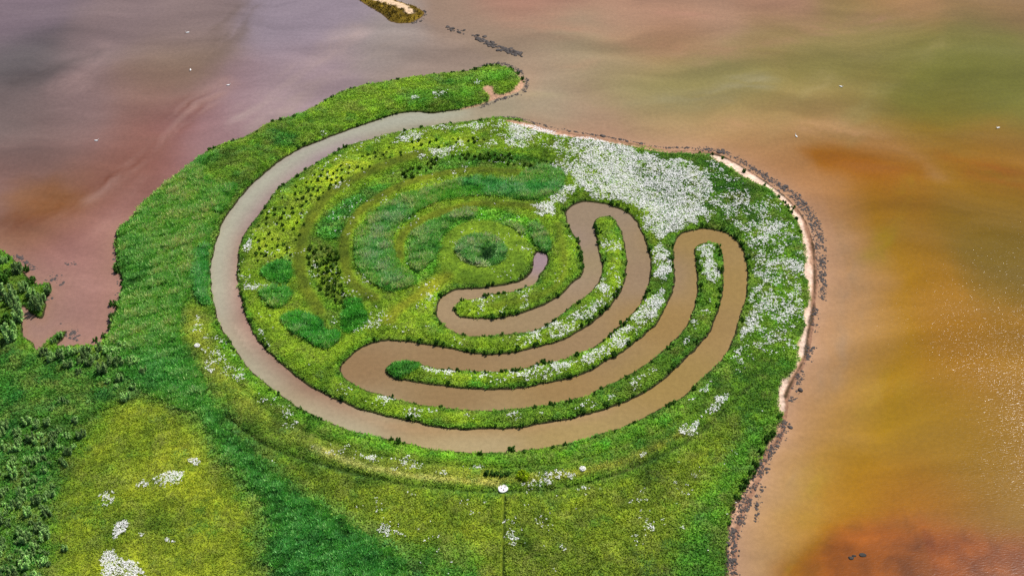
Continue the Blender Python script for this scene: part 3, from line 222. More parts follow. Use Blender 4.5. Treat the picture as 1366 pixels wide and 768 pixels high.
class Grid:
    def __init__(s, x0, x1, y0, y1, h):
        s.xs = np.arange(x0, x1 + h / 2, h); s.ys = np.arange(y0, y1 + h / 2, h)
        s.h = h; s.x0 = s.xs[0]; s.y0 = s.ys[0]; s.nx = len(s.xs); s.ny = len(s.ys)
        s.X, s.Y = np.meshgrid(s.xs, s.ys, indexing='ij')
    def dist(s, P, closed, R):
        D = np.full((s.nx, s.ny), float(R)); m = len(P)
        for i in range(m if closed else m - 1):
            a = P[i]; b = P[(i + 1) % m]
            i0 = max(int((min(a[0], b[0]) - R - s.x0) / s.h), 0); i1 = min(int((max(a[0], b[0]) + R - s.x0) / s.h) + 2, s.nx)
            j0 = max(int((min(a[1], b[1]) - R - s.y0) / s.h), 0); j1 = min(int((max(a[1], b[1]) + R - s.y0) / s.h) + 2, s.ny)
            if i0 >= i1 or j0 >= j1: continue
            x = s.X[i0:i1, j0:j1] - a[0]; y = s.Y[i0:i1, j0:j1] - a[1]
            dx, dy = b - a; L = dx * dx + dy * dy + 1e-9
            t = np.clip((x * dx + y * dy) / L, 0, 1)
            d = np.hypot(x - t * dx, y - t * dy)
            np.minimum(D[i0:i1, j0:j1], d, out=D[i0:i1, j0:j1])
        return D
    def inside(s, P):
        M = np.zeros((s.nx, s.ny), bool); A = P; B = np.roll(P, -1, 0)
        for j, y in enumerate(s.ys):
            k = (A[:, 1] > y) != (B[:, 1] > y)
            if not k.any(): continue
            a = A[k]; b = B[k]
            xx = np.sort(a[:, 0] + (y - a[:, 1]) / (b[:, 1] - a[:, 1]) * (b[:, 0] - a[:, 0]))
            M[:, j] = np.searchsorted(xx, s.xs) % 2 == 1
        return M
    def sd(s, P, R=8.0):            # signed distance, positive inside
        D = s.dist(P, True, R); return np.where(s.inside(P), D, -D)
    def samp(s, F, x, y):
        fx = np.clip((x - s.x0) / s.h, 0, s.nx - 1.001); fy = np.clip((y - s.y0) / s.h, 0, s.ny - 1.001)
        i = fx.astype(int); j = fy.astype(int); u = fx - i; v = fy - j
        if F.ndim == 3: u = u[:, None]; v = v[:, None]
        return (F[i, j] * (1 - u) + F[i + 1, j] * u) * (1 - v) + (F[i, j + 1] * (1 - u) + F[i + 1, j + 1] * u) * v
    def near(s, F, x, y):
        return F[np.clip(np.rint((x - s.x0) / s.h).astype(int), 0, s.nx - 1), np.clip(np.rint((y - s.y0) / s.h).astype(int), 0, s.ny - 1)]

def in_poly(P, x, y):
    P = np.asarray(P, float); r = np.zeros(len(x), bool)
    for a, b in zip(P, np.roll(P, -1, 0)):
        k = (a[1] > y) != (b[1] > y)
        r ^= k & (x < a[0] + (y - a[1]) / (b[1] - a[1] + 1e-12) * (b[0] - a[0]))
    return r

def raw_mesh(name, V, Fc, n, col=None, smooth_shade=False):
    me = bpy.data.meshes.new(name)
    V = np.ascontiguousarray(V, np.float32); Fc = np.ascontiguousarray(Fc, np.int32)
    me.vertices.add(len(V)); me.vertices.foreach_set('co', V.ravel())
    nf = len(Fc); me.loops.add(nf * n); me.loops.foreach_set('vertex_index', Fc.ravel())
    me.polygons.add(nf); me.polygons.foreach_set('loop_start', np.arange(0, nf * n, n, dtype=np.int32))
    me.polygons.foreach_set('use_smooth', np.full(nf, smooth_shade))
    if col is not None:
        a = me.attributes.new('tint', 'FLOAT_COLOR', 'POINT')
        c = np.ones((len(V), 4), np.float32); c[:, :3] = col
        a.data.foreach_set('color', c.ravel())
    me.update(calc_edges=True); return me
def link(name, me, mat=None, parent=None, loc=None):
    o = bpy.data.objects.new(name, me); COL.objects.link(o)
    if mat is not None and not me.materials: me.materials.append(mat)
    if parent is not None: o.parent = parent
    if loc is not None: o.location = loc
    return o
def tag(o, label=None, cat=None, group=None, kind=None):
    if label: o['label'] = label
    if cat: o['category'] = cat
    if group: o['group'] = group
    if kind: o['kind'] = kind
    return o

WAVE_SCALE = 1.0
SUN_AZ, SUN_EL = 40.0, 56.0      # bearing clockwise from north, height (deg)

# ---------------------------------------------------------------- materials
def mat_base(name):
    m = bpy.data.materials.new(name); m.use_nodes = True
    nt = m.node_tree; b = nt.nodes['Principled BSDF']
    return m, nt, b
def N(nt, t, **kw):
    n = nt.nodes.new(t)
    for k, v in kw.items():
        if k in n.inputs: n.inputs[k].default_value = v
        else: setattr(n, k, v)
    return n
def mulcol(nt, c, f):               # colour socket * float socket
    m = N(nt, 'ShaderNodeMix', data_type='RGBA', blend_type='MULTIPLY'); m.inputs[0].default_value = 1
    nt.links.new(c, m.inputs[6]); nt.links.new(f, m.inputs[7]); return m.outputs[2]
def ramp(nt, src, lo, hi, a=0.0, b=1.0):
    r = N(nt, 'ShaderNodeMapRange'); r.inputs['From Min'].default_value = a; r.inputs['From Max'].default_value = b
    r.inputs['To Min'].default_value = lo; r.inputs['To Max'].default_value = hi
    nt.links.new(src, r.inputs['Value']); return r.outputs['Result']
def coords(nt, sc=(1, 1, 1), rot=0):
    t = N(nt, 'ShaderNodeTexCoord'); mp = N(nt, 'ShaderNodeMapping')
    mp.inputs['Scale'].default_value = sc; mp.inputs['Rotation'].default_value[2] = rot
    nt.links.new(t.outputs['Object'], mp.inputs['Vector']); return mp.outputs['Vector']

def ground_mat():
    m, nt, b = mat_base('soil_and_turf')
    a = N(nt, 'ShaderNodeAttribute', attribute_name='tint')
    n1 = N(nt, 'ShaderNodeTexNoise', Scale=0.9, Detail=6.0, Roughness=0.7); nt.links.new(coords(nt), n1.inputs['Vector'])
    c = mulcol(nt, a.outputs['Color'], ramp(nt, n1.outputs[0], 0.55, 1.45, 0.25, 0.75))
    nt.links.new(c, b.inputs['Base Color']); b.inputs['Roughness'].default_value = 0.95
    b.inputs['Specular IOR Level'].default_value = 0.1
    n2 = N(nt, 'ShaderNodeTexNoise', Scale=1.6, Detail=6.0, Roughness=0.75); nt.links.new(coords(nt), n2.inputs['Vector'])
    bp = N(nt, 'ShaderNodeBump', Strength=0.8, Distance=0.25); nt.links.new(n2.outputs[0], bp.inputs['Height'])
    nt.links.new(bp.outputs[0], b.inputs['Normal']); return m
def leaf_mat(name, color=None, transl=0.25, vary=0.0, soft=0.7):
    m, nt, b = mat_base(name)
    a = N(nt, 'ShaderNodeAttribute', attribute_name='tint'); c = a.outputs['Color']
    if color is not None:
        rgb = N(nt, 'ShaderNodeRGB'); rgb.outputs[0].default_value = (*color, 1); c = mulcol(nt, rgb.outputs[0], c)
    if vary:
        oi = N(nt, 'ShaderNodeObjectInfo'); c = mulcol(nt, c, ramp(nt, oi.outputs['Random'], 1 - vary, 1 + vary))
    nt.links.new(c, b.inputs['Base Color']); b.inputs['Roughness'].default_value = 0.7
    b.inputs['Specular IOR Level'].default_value = 0.2
    # leaves fan out in every direction inside one blade face: soften its normal towards the sky
    ge = N(nt, 'ShaderNodeNewGeometry'); sc_ = N(nt, 'ShaderNodeVectorMath', operation='MULTIPLY_ADD'); nt.links.new(ge.outputs['Normal'], sc_.inputs[0])
    sc_.inputs[1].default_value = (soft, soft, soft); sc_.inputs[2].default_value = (0, 0, 1)
    nz = N(nt, 'ShaderNodeVectorMath', operation='NORMALIZE'); nt.links.new(sc_.outputs[0], nz.inputs[0]); nt.links.new(nz.outputs[0], b.inputs['Normal'])
    t = N(nt, 'ShaderNodeBsdfTranslucent'); nt.links.new(c, t.inputs['Color'])
    mx = N(nt, 'ShaderNodeMixShader'); mx.inputs[0].default_value = transl
    nt.links.new(b.outputs[0], mx.inputs[1]); nt.links.new(t.outputs[0], mx.inputs[2])
    nt.links.new(mx.outputs[0], nt.nodes['Material Output'].inputs['Surface']); return m
def water_mat(name, wave, rough):
    m, nt, b = mat_base(name)
    a = N(nt, 'ShaderNodeAttribute', attribute_name='tint')
    # drifting silt: long soft streaks and fine grain in the suspended sediment
    w = N(nt, 'ShaderNodeTexNoise', Scale=0.012, Detail=3.0); v0 = coords(nt); nt.links.new(v0, w.inputs['Vector'])
    ad = N(nt, 'ShaderNodeVectorMath', operation='MULTIPLY_ADD'); nt.links.new(w.outputs['Color'], ad.inputs[0])
    ad.inputs[1].default_value = (60, 60, 0); nt.links.new(v0, ad.inputs[2])
    mp = N(nt, 'ShaderNodeMapping'); mp.inputs['Rotation'].default_value[2] = math.radians(-52); mp.inputs['Scale'].default_value = (0.018, 0.07, 1)
    nt.links.new(ad.outputs[0], mp.inputs['Vector'])
    n1 = N(nt, 'ShaderNodeTexNoise', Scale=1.0, Detail=5.0, Roughness=0.55); nt.links.new(mp.outputs[0], n1.inputs['Vector'])
    c = mulcol(nt, a.outputs['Color'], ramp(nt, n1.outputs[0], 0.88, 1.12, 0.3, 0.7) if wave > .02 else ramp(nt, n1.outputs[0], 0.94, 1.06, 0.3, 0.7))
    n2 = N(nt, 'ShaderNodeTexNoise', Scale=0.7, Detail=4.0, Roughness=0.7); nt.links.new(v0, n2.inputs['Vector'])
    c = mulcol(nt, c, ramp(nt, n2.outputs[0], 0.90, 1.10, 0.3, 0.7))
    mp3 = N(nt, 'ShaderNodeMapping'); mp3.inputs['Rotation'].default_value[2] = math.radians(-62); mp3.inputs['Scale'].default_value = (0.016, 0.05, 1)
    nt.links.new(ad.outputs[0], mp3.inputs['Vector'])
    n3 = N(nt, 'ShaderNodeTexNoise', Scale=1.0, Detail=6.0, Roughness=0.5); nt.links.new(mp3.outputs[0], n3.inputs['Vector'])
    if wave > .02:                  # torn filaments of paler silt
        pl = N(nt, 'ShaderNodeMix', data_type='RGBA'); rf = ramp(nt, n3.outputs[0], 0.0, 0.22, 0.48, 0.75); nt.links.new(rf, pl.inputs[0]); nt.links.new(c, pl.inputs[6])
        ps = N(nt, 'ShaderNodeVectorMath', operation='MULTIPLY_ADD'); nt.links.new(c, ps.inputs[0]); ps.inputs[1].default_value = (1.35, 1.35, 1.35); ps.inputs[2].default_value = (.07, .06, .05)
        nt.links.new(ps.outputs[0], pl.inputs[7]); c = mulcol(nt, pl.outputs[2], ramp(nt, n3.outputs[0], 0.90, 1.03, 0.3, 0.5))
    nt.links.new(c, b.inputs['Base Color'])
    b.inputs['Roughness'].default_value = rough; b.inputs['IOR'].default_value = 1.333; b.inputs['Specular IOR Level'].default_value = 0.3
    mp2 = N(nt, 'ShaderNodeMapping'); mp2.inputs['Rotation'].default_value[2] = math.radians(25); mp2.inputs['Scale'].default_value = (1, 2.0, 1)
    nt.links.new(v0, mp2.inputs['Vector'])
    r = N(nt, 'ShaderNodeTexNoise', Scale=WAVE_SCALE, Detail=3.0, Roughness=0.6); nt.links.new(mp2.outputs[0], r.inputs['Vector'])
    ru = N(nt, 'ShaderNodeAttribute', attribute_name='ruffle'); mu = N(nt, 'ShaderNodeMath', operation='MULTIPLY'); nt.links.new(r.outputs[0], mu.inputs[0]); nt.links.new(ru.outputs['Fac'], mu.inputs[1])
    bp = N(nt, 'ShaderNodeBump', Strength=1.0, Distance=wave); nt.links.new(mu.outputs[0], bp.inputs['Height'])
    nt.links.new(bp.outputs[0], b.inputs['Normal']); return m
def stone_mat(name, lo, hi, sc=1.2):
    m, nt, b = mat_base(name)
    n1 = N(nt, 'ShaderNodeTexNoise', Scale=sc, Detail=5.0, Roughness=0.7); nt.links.new(coords(nt), n1.inputs['Vector'])
    oi = N(nt, 'ShaderNodeObjectInfo')
    mx = N(nt, 'ShaderNodeMix', data_type='RGBA'); nt.links.new(n1.outputs[0], mx.inputs[0])
    mx.inputs[6].default_value = (*lo, 1); mx.inputs[7].default_value = (*hi, 1)
    c = mulcol(nt, mx.outputs[2], ramp(nt, oi.outputs['Random'], 0.8, 1.2))
    nt.links.new(c, b.inputs['Base Color']); b.inputs['Roughness'].default_value = 0.75
    bp = N(nt, 'ShaderNodeBump', Strength=0.5, Distance=0.08); nt.links.new(n1.outputs[0], bp.inputs['Height']); nt.links.new(bp.outputs[0], b.inputs['Normal'])
    return m

M_GROUND = ground_mat()
M_GRASS = leaf_mat('grass_blades', soft=.34); M_REED = leaf_mat('reed_leaves', transl=0.2)
M_FLOWER = leaf_mat('white_petals', transl=0.02, soft=0.2)
M_STONE = stone_mat('dark_wet_stone', tuple(lin((26, 25, 24))), tuple(lin((92, 80, 74))))
M_WEED = stone_mat('dark_waterweed', tuple(lin((40, 36, 34))), tuple(lin((95, 82, 78))))
M_LAKE = water_mat('silty_lake_water', 0.05, 0.16)
M_CANAL = water_mat('muddy_canal_water', 0.012, 0.06)
M_WOOD = stone_mat('bark', tuple(lin((60, 48, 36))), tuple(lin((110, 92, 70))), 6)

# ---------------------------------------------------------------- land fields
G = Grid(-185, 118, -136, 124, 0.5)
SDL = G.sd(curve(LAND, True, 4), 14.0)
jit = fbm(G.X, G.Y, 2.2, 3, 1) * 1.1
jit2 = fbm(G.X, G.Y, 7, 4, 2)
SDL = SDL + jit * 0.8
m_sand = smooth(-0.4, 0.6, G.sd(curve(POLY['sand'], True, 2), 6) + jit)
m_armsand = smooth(-0.4, 0.6, G.sd(curve(POLY['arm_sand'], True, 2), 6) + jit)
beach = np.maximum(m_sand, m_armsand)

K_VEG, K_SOIL = 1.74, 1.4
LAYERS = [  # polygon, colour of the plants, edge softness m, height m, reed 0/1, ground offset m
 ('reed_west', (104, 150, 56), 2.0, 1.5, 1, 0.0), ('west_green', (62, 112, 28), 5.0, 1.0, .3, 0.0),
 ('arm', (98, 134, 18), 2.5, .5, 0, 0.2), ('arm_green1', (84, 138, 24), 2.0, .8, 0, 0), ('arm_green2', (88, 136, 20), 2.0, .7, 0, 0), ('arm_green3', (60, 115, 30), 2.0, .8, 0, 0),
 ('bottom_meadow', (106, 126, 14), 4.0, .5, 0, 0.0), ('bottom_green_east', (74, 124, 22), 5.0, .7, 0, 0), ('bottom_green_mid', (74, 122, 24), 4.0, .7, 0, 0),
 ('yellow_meadow', (120, 134, 10), 10.0, .35, 0, 0.0), ('olive_patch1', (98, 120, 14), 6.0, .45, 0, 0), ('olive_patch2', (88, 112, 16), 6.0, .5, 0, 0),
 ('reed_south', (80, 132, 58), 6.0, 1.2, 1, -0.1),
 ('east_meadow', (84, 122, 14), 3.0, .45, 0, 0.0), ('east_dark', (62, 104, 14), 2.5, .5, 0, 0),
 ('isle', (110, 140, 8), 2.0, .35, 0, 0.2), ('yellow_strip', (140, 164, 8), 2.5, .4, 0, 0.0),
 ('rush_band', (106, 144, 16), 1.5, .5, 0, -0.3), ('rush_green1', (82, 142, 36), 1.5, .9, 0, 0), ('rush_green2', (90, 146, 30), 1.5, .8, 0, 0), ('rush_dark', (108, 136, 14), 1.5, .5, 0, 0), ('rush_dark2', (84, 126, 14), 1.5, .5, 0, 0),
 ('hook', (112, 162, 60), .8, 1.6, 1, -0.5), ('hook_blue', (104, 168, 80), 2.5, 1.7, 1, 0), ('hook_blue2', (100, 164, 84), 2.0, 1.7, 1, 0), ('hook_mid', (104, 158, 44), 1.5, 1.2, 1, 0),
 ('inner_ring', (96, 158, 18), .8, .7, 0, -0.5), ('inner_left', (116, 162, 68), 1.0, 1.6, 1, 0), ('inner_top', (124, 168, 78), .8, 1.6, 1, 0), ('inner_right', (108, 160, 70), .8, 1.6, 1, 0), ('inner_right2', (122, 168, 72), .8, 1.4, 1, 0),
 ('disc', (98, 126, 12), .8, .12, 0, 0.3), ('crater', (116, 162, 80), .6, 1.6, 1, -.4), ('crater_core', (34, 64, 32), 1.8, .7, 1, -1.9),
 ('patch_north', (86, 146, 48), .7, 1.5, 1, -0.3), ('patch_mid', (94, 156, 54), .7, 1.5, 1, -0.3), ('patch_south', (84, 150, 50), .7, 1.5, 1, -0.3), ('patch_east', (78, 138, 34), .8, 1.1, 1, -0.2),
 ('tip_reed', (82, 132, 48), .6, .9, 1, 0), ('reed_canal_edge', (88, 152, 70), .8, 1.6, 1, 0),
]
BLAYERS = [
 ('straw', (120, 134, 30), 4.0, .4, .35), ('straw2', (124, 132, 30), 1.5, .4, .3), ('lush', (94, 142, 12), 1.5, .6, .0), ('track', (58, 82, 14), .8, .25, -.5), ('track2', (80, 108, 14), .8, .25, -.35), ('pale', (170, 168, 84), 1.2, .35, .1),
 ('ring_a', (88, 102, 10), 1.0, .12, .35), ('ring_b', (88, 102, 10), 1.0, .12, .4), ('ring_c', (88, 102, 10), 1.0, .12, .4), ('ring_d', (96, 114, 10), 1.2, .15, .35), ('ring_e', (112, 122, 8), 1.5, .15, .2), ('rim_arc', (168, 184, 122), .4, .9, .3),
]
shp = (G.nx, G.ny)
COLF = np.empty(shp + (3,)); COLF[:] = lin((88, 124, 18))
HGT = np.full(shp, .5); REED = np.zeros(shp); DZ = np.zeros(shp); BED = np.full(shp, -1, int)
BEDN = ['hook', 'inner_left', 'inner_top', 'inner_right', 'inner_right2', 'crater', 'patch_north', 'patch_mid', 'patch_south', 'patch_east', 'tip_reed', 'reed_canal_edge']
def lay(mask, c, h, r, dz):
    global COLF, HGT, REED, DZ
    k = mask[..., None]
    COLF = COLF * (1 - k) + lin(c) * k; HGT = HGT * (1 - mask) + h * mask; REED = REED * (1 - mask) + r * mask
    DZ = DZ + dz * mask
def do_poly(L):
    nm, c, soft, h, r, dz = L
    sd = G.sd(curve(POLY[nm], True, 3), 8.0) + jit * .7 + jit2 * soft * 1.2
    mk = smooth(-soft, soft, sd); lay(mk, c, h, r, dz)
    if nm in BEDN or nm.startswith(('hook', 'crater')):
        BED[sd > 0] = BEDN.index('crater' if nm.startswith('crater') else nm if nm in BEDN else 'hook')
def do_band(L):
    nm, c, soft, h, dz = L
    pts, wd = BAND[nm]
    sd = wd / 2 - G.dist(curve(pts, False, 4), False, wd / 2 + 6) + jit * .5 + jit2 * soft
    lay(smooth(-soft, soft, sd), c, h, 0, dz)
names = [l[0] for l in LAYERS]; cut = names.index('rush_band')
for L in LAYERS[:cut]: do_poly(L)
for L in BLAYERS[:6]: do_band(L)
for L in LAYERS[cut:]: do_poly(L)
for L in BLAYERS[6:]: do_band(L)
# lush fringe along every bank, uneven in width
fr = 1 - smooth(0.5, 2.0, SDL + jit2 * 4)
fr *= (1 - beach)
fr *= .35 + .65 * smooth(-.12, .08, fbm(G.X, G.Y, 9, 3, 5))
lay(fr * .75, (80, 128, 20), .65, 0, 0)
# patchiness of the sward itself (species and vigour)
p1 = fbm(G.X, G.Y, 16, 5, 3); p2 = fbm(G.X, G.Y, 3.0, 4, 4)
COLF = COLF * .91 + COLF.mean(2, keepdims=True) * .09
COLF = COLF * (1 + .95 * p1 + .9 * p2)[..., None]
yel = np.clip(p1 * 1.4 + p2 * 1.1, -.5, .5)[..., None]
COLF = COLF * (1 + yel * np.array([.22, .0, -.2]))
# bare sand
sandc = lin((184, 144, 116))
sb = smooth(-0.5, .5, G.sd(curve(POLY['sand_bright'], True, 2), 5) + jit * 1.3 + jit2 * 3)
rp, rw_ = BAND['sandrim']; sb = np.maximum(sb, smooth(-.4, .4, rw_ / 2 - G.dist(curve(rp, False, 4), False, 5) + jit * 1.0 + jit2 * 3)); beach = np.maximum(beach, sb)
SOIL = COLF * K_SOIL
sc3 = sandc * (1 + .5 * p2[..., None] + .3 * jit2[..., None])
SOIL = SOIL * (1 - beach[..., None]) + sc3 * beach[..., None]
SOIL = SOIL * (1 - sb[..., None]) + lin((222, 192, 170)) * (1 + .7 * p2[..., None]) * sb[..., None]
# wet mud at the water's edge
mud = (1 - smooth(.2, 1.1, SDL)) * (1 - beach)
SOIL = SOIL * (1 - mud[..., None]) + lin((52, 46, 30)) * mud[..., None]
ew = 1 - smooth(1.0, 1.7, G.dist(curve(EASTLINE, False, 4), False, 5) + jit * .8)
ek = ew * (1 - sb); SOIL = SOIL * (1 - ek[..., None]) + lin((150, 112, 88)) * (1 + .6 * p2[..., None]) * ek[..., None]
for nm in ('wrack', 'edge_shade_soil'):  # drift debris, then tall plants' shade painted in with dark soil along the edge
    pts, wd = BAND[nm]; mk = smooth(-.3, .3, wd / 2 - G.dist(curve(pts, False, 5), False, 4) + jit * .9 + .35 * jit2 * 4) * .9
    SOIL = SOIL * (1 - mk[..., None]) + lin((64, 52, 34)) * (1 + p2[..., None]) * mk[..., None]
for nm in ('path', 'goat'):
    pts, wd = BAND[nm]; mk = smooth(-.25, .25, wd / 2 - G.dist(curve(pts, False, 5), False, 4) + jit * .35)
    if nm == 'goat': mk = mk * smooth(-.02, .1, p2)
    SOIL = SOIL * (1 - mk[..., None]) + lin((122, 138, 36) if nm == 'path' else (190, 175, 120)) * mk[..., None]
    HGT = HGT * (1 - mk) + .02 * mk
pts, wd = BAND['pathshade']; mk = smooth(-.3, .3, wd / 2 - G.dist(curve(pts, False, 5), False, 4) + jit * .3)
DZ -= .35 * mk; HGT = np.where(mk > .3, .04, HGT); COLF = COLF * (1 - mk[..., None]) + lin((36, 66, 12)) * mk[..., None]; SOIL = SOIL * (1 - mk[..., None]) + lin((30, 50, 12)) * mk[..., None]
BARE = np.maximum(beach, ew)
# heights
steep = smooth(-0.5, 1.3, SDL) * .55 + smooth(1.0, 5.0, SDL) * .5
Z = np.where(SDL > 0, steep + .02, np.maximum(SDL, -6) * .35)
Z = np.where(SDL > 0, Z * (1 - beach) + beach * np.minimum(.06 + SDL * .12, .8), Z)
Z = np.where(SDL > -.01, np.maximum(Z, .02), Z)
inl = smooth(0.5, 3.5, SDL)
Z = Z + inl * (DZ + .5 * jit2 + .12 * jit)
Z = np.where(SDL > 0, np.maximum(Z, .05 + .02 * np.minimum(SDL, 3)), Z)
Z = np.where((SDL <= 0) & (SDL > -.7), SDL * .5 + .04, Z)

def terrain(g, z, soil, keep, name, label):
    idx = np.full((g.nx, g.ny), -1); kv = keep.copy()
    kc = keep[:-1, :-1] | keep[1:, :-1] | keep[:-1, 1:] | keep[1:, 1:]
    kv[:] = False
    for a, b in ((0, 0), (1, 0), (0, 1), (1, 1)): kv[a:g.nx - 1 + a, b:g.ny - 1 + b] |= kc
    idx[kv] = np.arange(kv.sum())
    V = np.c_[g.X[kv], g.Y[kv], z[kv]]
    i, j = np.nonzero(kc)
    F = np.c_[idx[i, j], idx[i + 1, j], idx[i + 1, j + 1], idx[i, j + 1]]
    o = link(name, raw_mesh(name, V, F, 4, np.clip(soil[kv], 0.002, .9), True), M_GROUND)
    return tag(o, label, None, None, 'structure')
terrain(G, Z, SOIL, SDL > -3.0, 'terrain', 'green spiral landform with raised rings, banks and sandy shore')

# small sand and scrub islet to the north
ip = np.array(POLY['islet']); GI = Grid(ip[:, 0].min() - 6, ip[:, 0].max() + 6, ip[:, 1].min() - 6, ip[:, 1].max() + 6, .5)
SDI = GI.sd(curve(POLY['islet'], True, 4), 8) + fbm(GI.X, GI.Y, 3, 3, 2) * 1.5
ZI = np.where(SDI > 0, smooth(0, 3, SDI) * .9 + .05, SDI * .3)
isn = smooth(-.6, .6, GI.sd(curve(POLY['islet_sand'], True, 3), 8) + fbm(GI.X, GI.Y, 4, 3, 3) * 5)
CI = np.empty((GI.nx, GI.ny, 3)); CI[:] = lin((122, 100, 30)); CI *= (1 + 1.5 * fbm(GI.X, GI.Y, 5, 4, 1))[..., None]
CI = CI * (1 - isn[..., None]) + lin((214, 184, 150)) * isn[..., None]
mi = 1 - smooth(0, .9, SDI); CI = CI * (1 - mi[..., None]) + lin((96, 74, 48)) * mi[..., None]
terrain(GI, ZI, CI, SDI > -3, 'islet', 'small tan islet with olive scrub and pale sand at the top of the view')

# ---------------------------------------------------------------- water
def idw(ctrl, x, y, p=3.0):
    c = np.array(ctrl, float); num = np.zeros((len(x), 3)); den = np.zeros(len(x))
    cl = lin(c[:, 2:5])
    for k in range(len(c)):
        d = ((x - c[k, 0]) / 1.0) ** 2 + ((y - c[k, 1]) / .75) ** 2 + 30.0
        w = d ** (-p / 2); num += w[:, None] * cl[k]; den += w
    return num / den[:, None]
def axis(lo, hi, h):
    far = np.array([40, 110, 260, 600, 1400, 3200.])
    return np.concatenate([(lo - far)[::-1], np.arange(lo, hi + h / 2, h), hi + far])
wx = axis(-300, 320, 1.25); wy = axis(-150, 260, 1.25)
WX, WY = np.meshgrid(wx, wy, indexing='ij')
x = WX.ravel(); y = WY.ravel()
in_can = in_poly(curve(CANALPOLY, True, 3), x, y)
qx = x + fbm(x, y, 60, 5, 1) * 26; qy = y + fbm(x, y, 60, 5, 6) * 14
def gauss(ctrl, x, y, s):
    c = np.array(ctrl, float); num = np.zeros((len(x), 3)); den = np.zeros(len(x)); q = lin(c[:, 2:5])
    for k in range(len(c)):
        d = (x - c[k, 0]) ** 2 + ((y - c[k, 1]) * .72) ** 2
        w = np.exp(-d / (2 * s * s)) + 1e-5 / (1 + d / 400) ** 2; num += w[:, None] * q[k]; den += w
    return num / den[:, None]
cl = gauss(LAKE, qx, qy, 10.5)
cc = idw(CANAL, x, y, 3.5)
K_WATER = 0.82
# drifts of coloured silt, shoals and weed under the shallow water
GL = Grid(-300, 320, -150, 260, 2.0)
wob = fbm(GL.X, GL.Y, 26, 5, 3) * 26 + fbm(GL.X, GL.Y, 5, 4, 1) * 5
inl_ = (x > GL.xs[0]) & (x < GL.xs[-1]) & (y > GL.ys[0]) & (y < GL.ys[-1])
for kind, pts, wd, soft, c, amt in SILT:
    if kind == 'p': sdq = GL.sd(curve(pts, True, 3), 40)
    else: sdq = wd / 2 - GL.dist(curve(pts, False, 4), False, wd / 2 + 45)
    mk = smooth(-soft, soft, sdq + wob * min(1, soft / 9))
    k_ = np.where(inl_, GL.samp(mk, x, y), 0)[:, None] * amt
    spk = 1.0
    if kind == 'b':                 # plumes fray into filaments along their run
        d_ = np.array(pts[-1]) - np.array(pts[0]); d_ /= np.hypot(*d_); u_ = x * d_[0] + y * d_[1]; v_ = y * d_[0] - x * d_[1]
        wv = fbm(x, y, 18, 3, 4) * 14; fil = fbm((u_) / 26, (v_ + wv) / 3.4, 1.0, 5, 6, .62)
        k_ = k_ * np.clip(.75 + 2.6 * fil, .1, 1.5)[:, None]
        k_ = k_.clip(0, 1)
    if kind == 'p' and amt > .84: spk = (1 + .9 * fbm(x, y, 3.5, 4, 5) + 1.0 * np.minimum(fbm(x, y, 14, 4, 7), 0))[:, None]
    cl = cl * (1 - k_) + lin(c) * spk * k_
# pale shallows hugging the eastern beach and the arm tip
sdw = np.clip(-G.samp(SDL, x, y), -14, 14)
ins = (x > G.xs[1]) & (x < G.xs[-2]) & (y > G.ys[1]) & (y < G.ys[-2])
shal = np.where(ins, np.exp(-np.maximum(sdw, 0) / 4.5), 0) * smooth(8, 20, x) * .8
cl = cl * (1 - shal[:, None]) + lin((190, 150, 124)) * shal[:, None]
shw = np.where(ins, np.exp(-np.maximum(sdw, 0) / 5), 0) * smooth(-70, -90, x) * smooth(30, 5, y) * .6
cl = cl * (1 - shw[:, None]) + lin((166, 128, 112)) * shw[:, None]
def sheet(name, mat, mask_cells, colr, label):
    idx = np.full(WX.shape, -1); kv = np.zeros(WX.shape, bool)
    for a, b in ((0, 0), (1, 0), (0, 1), (1, 1)): kv[a:WX.shape[0] - 1 + a, b:WX.shape[1] - 1 + b] |= mask_cells
    idx[kv] = np.arange(kv.sum()); i, j = np.nonzero(mask_cells)
    F = np.c_[idx[i, j], idx[i + 1, j], idx[i + 1, j + 1], idx[i, j + 1]]
    V = np.c_[WX[kv], WY[kv], np.zeros(kv.sum())]
    me = raw_mesh(name, V, F, 4, np.clip(colr.reshape(WX.shape + (3,))[kv] * K_WATER - np.array([.008, .010, .022]), .002, .9), True)
    at = me.attributes.new('ruffle', 'FLOAT', 'POINT'); at.data.foreach_set('value', ruf.reshape(WX.shape)[kv].astype(np.float32))
    return tag(link(name, me, mat), label, None, None, 'structure')
# wind: a cat's paw ruffles the eastern water, the shoal and the lee of the land lie calm
GW = Grid(20, 320, -150, 120, 3.0); rw = smooth(-26, 26, GW.sd(curve(GUST, True, 3), 40) + fbm(GW.X, GW.Y, 40, 4, 2) * 60)
ruf = .42 + 1.0 * np.where((x > 20) & (x < 320) & (y > -150) & (y < 120), GW.samp(rw, x, y), 0)
mc = in_can.reshape(WX.shape); cell_can = mc[:-1, :-1] & mc[1:, :-1] & mc[:-1, 1:] & mc[1:, 1:]
edge = smooth(-6, 6, G.samp(G.sd(curve(CANALPOLY, True, 3), 8), x, y)) * ins
mix = cl * (1 - edge[:, None]) + cc * edge[:, None] * np.array([1.11, 1.30, 1.30]) + edge[:, None] * np.array([.010, .0125, .0275])
# hold both sheets to the same colour where they meet in the mouth
sheet('lake_water', M_LAKE, ~cell_can, mix, 'shallow lagoon of pink, olive and orange silty water')
sheet('canal_water', M_CANAL, cell_can, mix, 'muddy brown canal winding in a spiral through the green land')

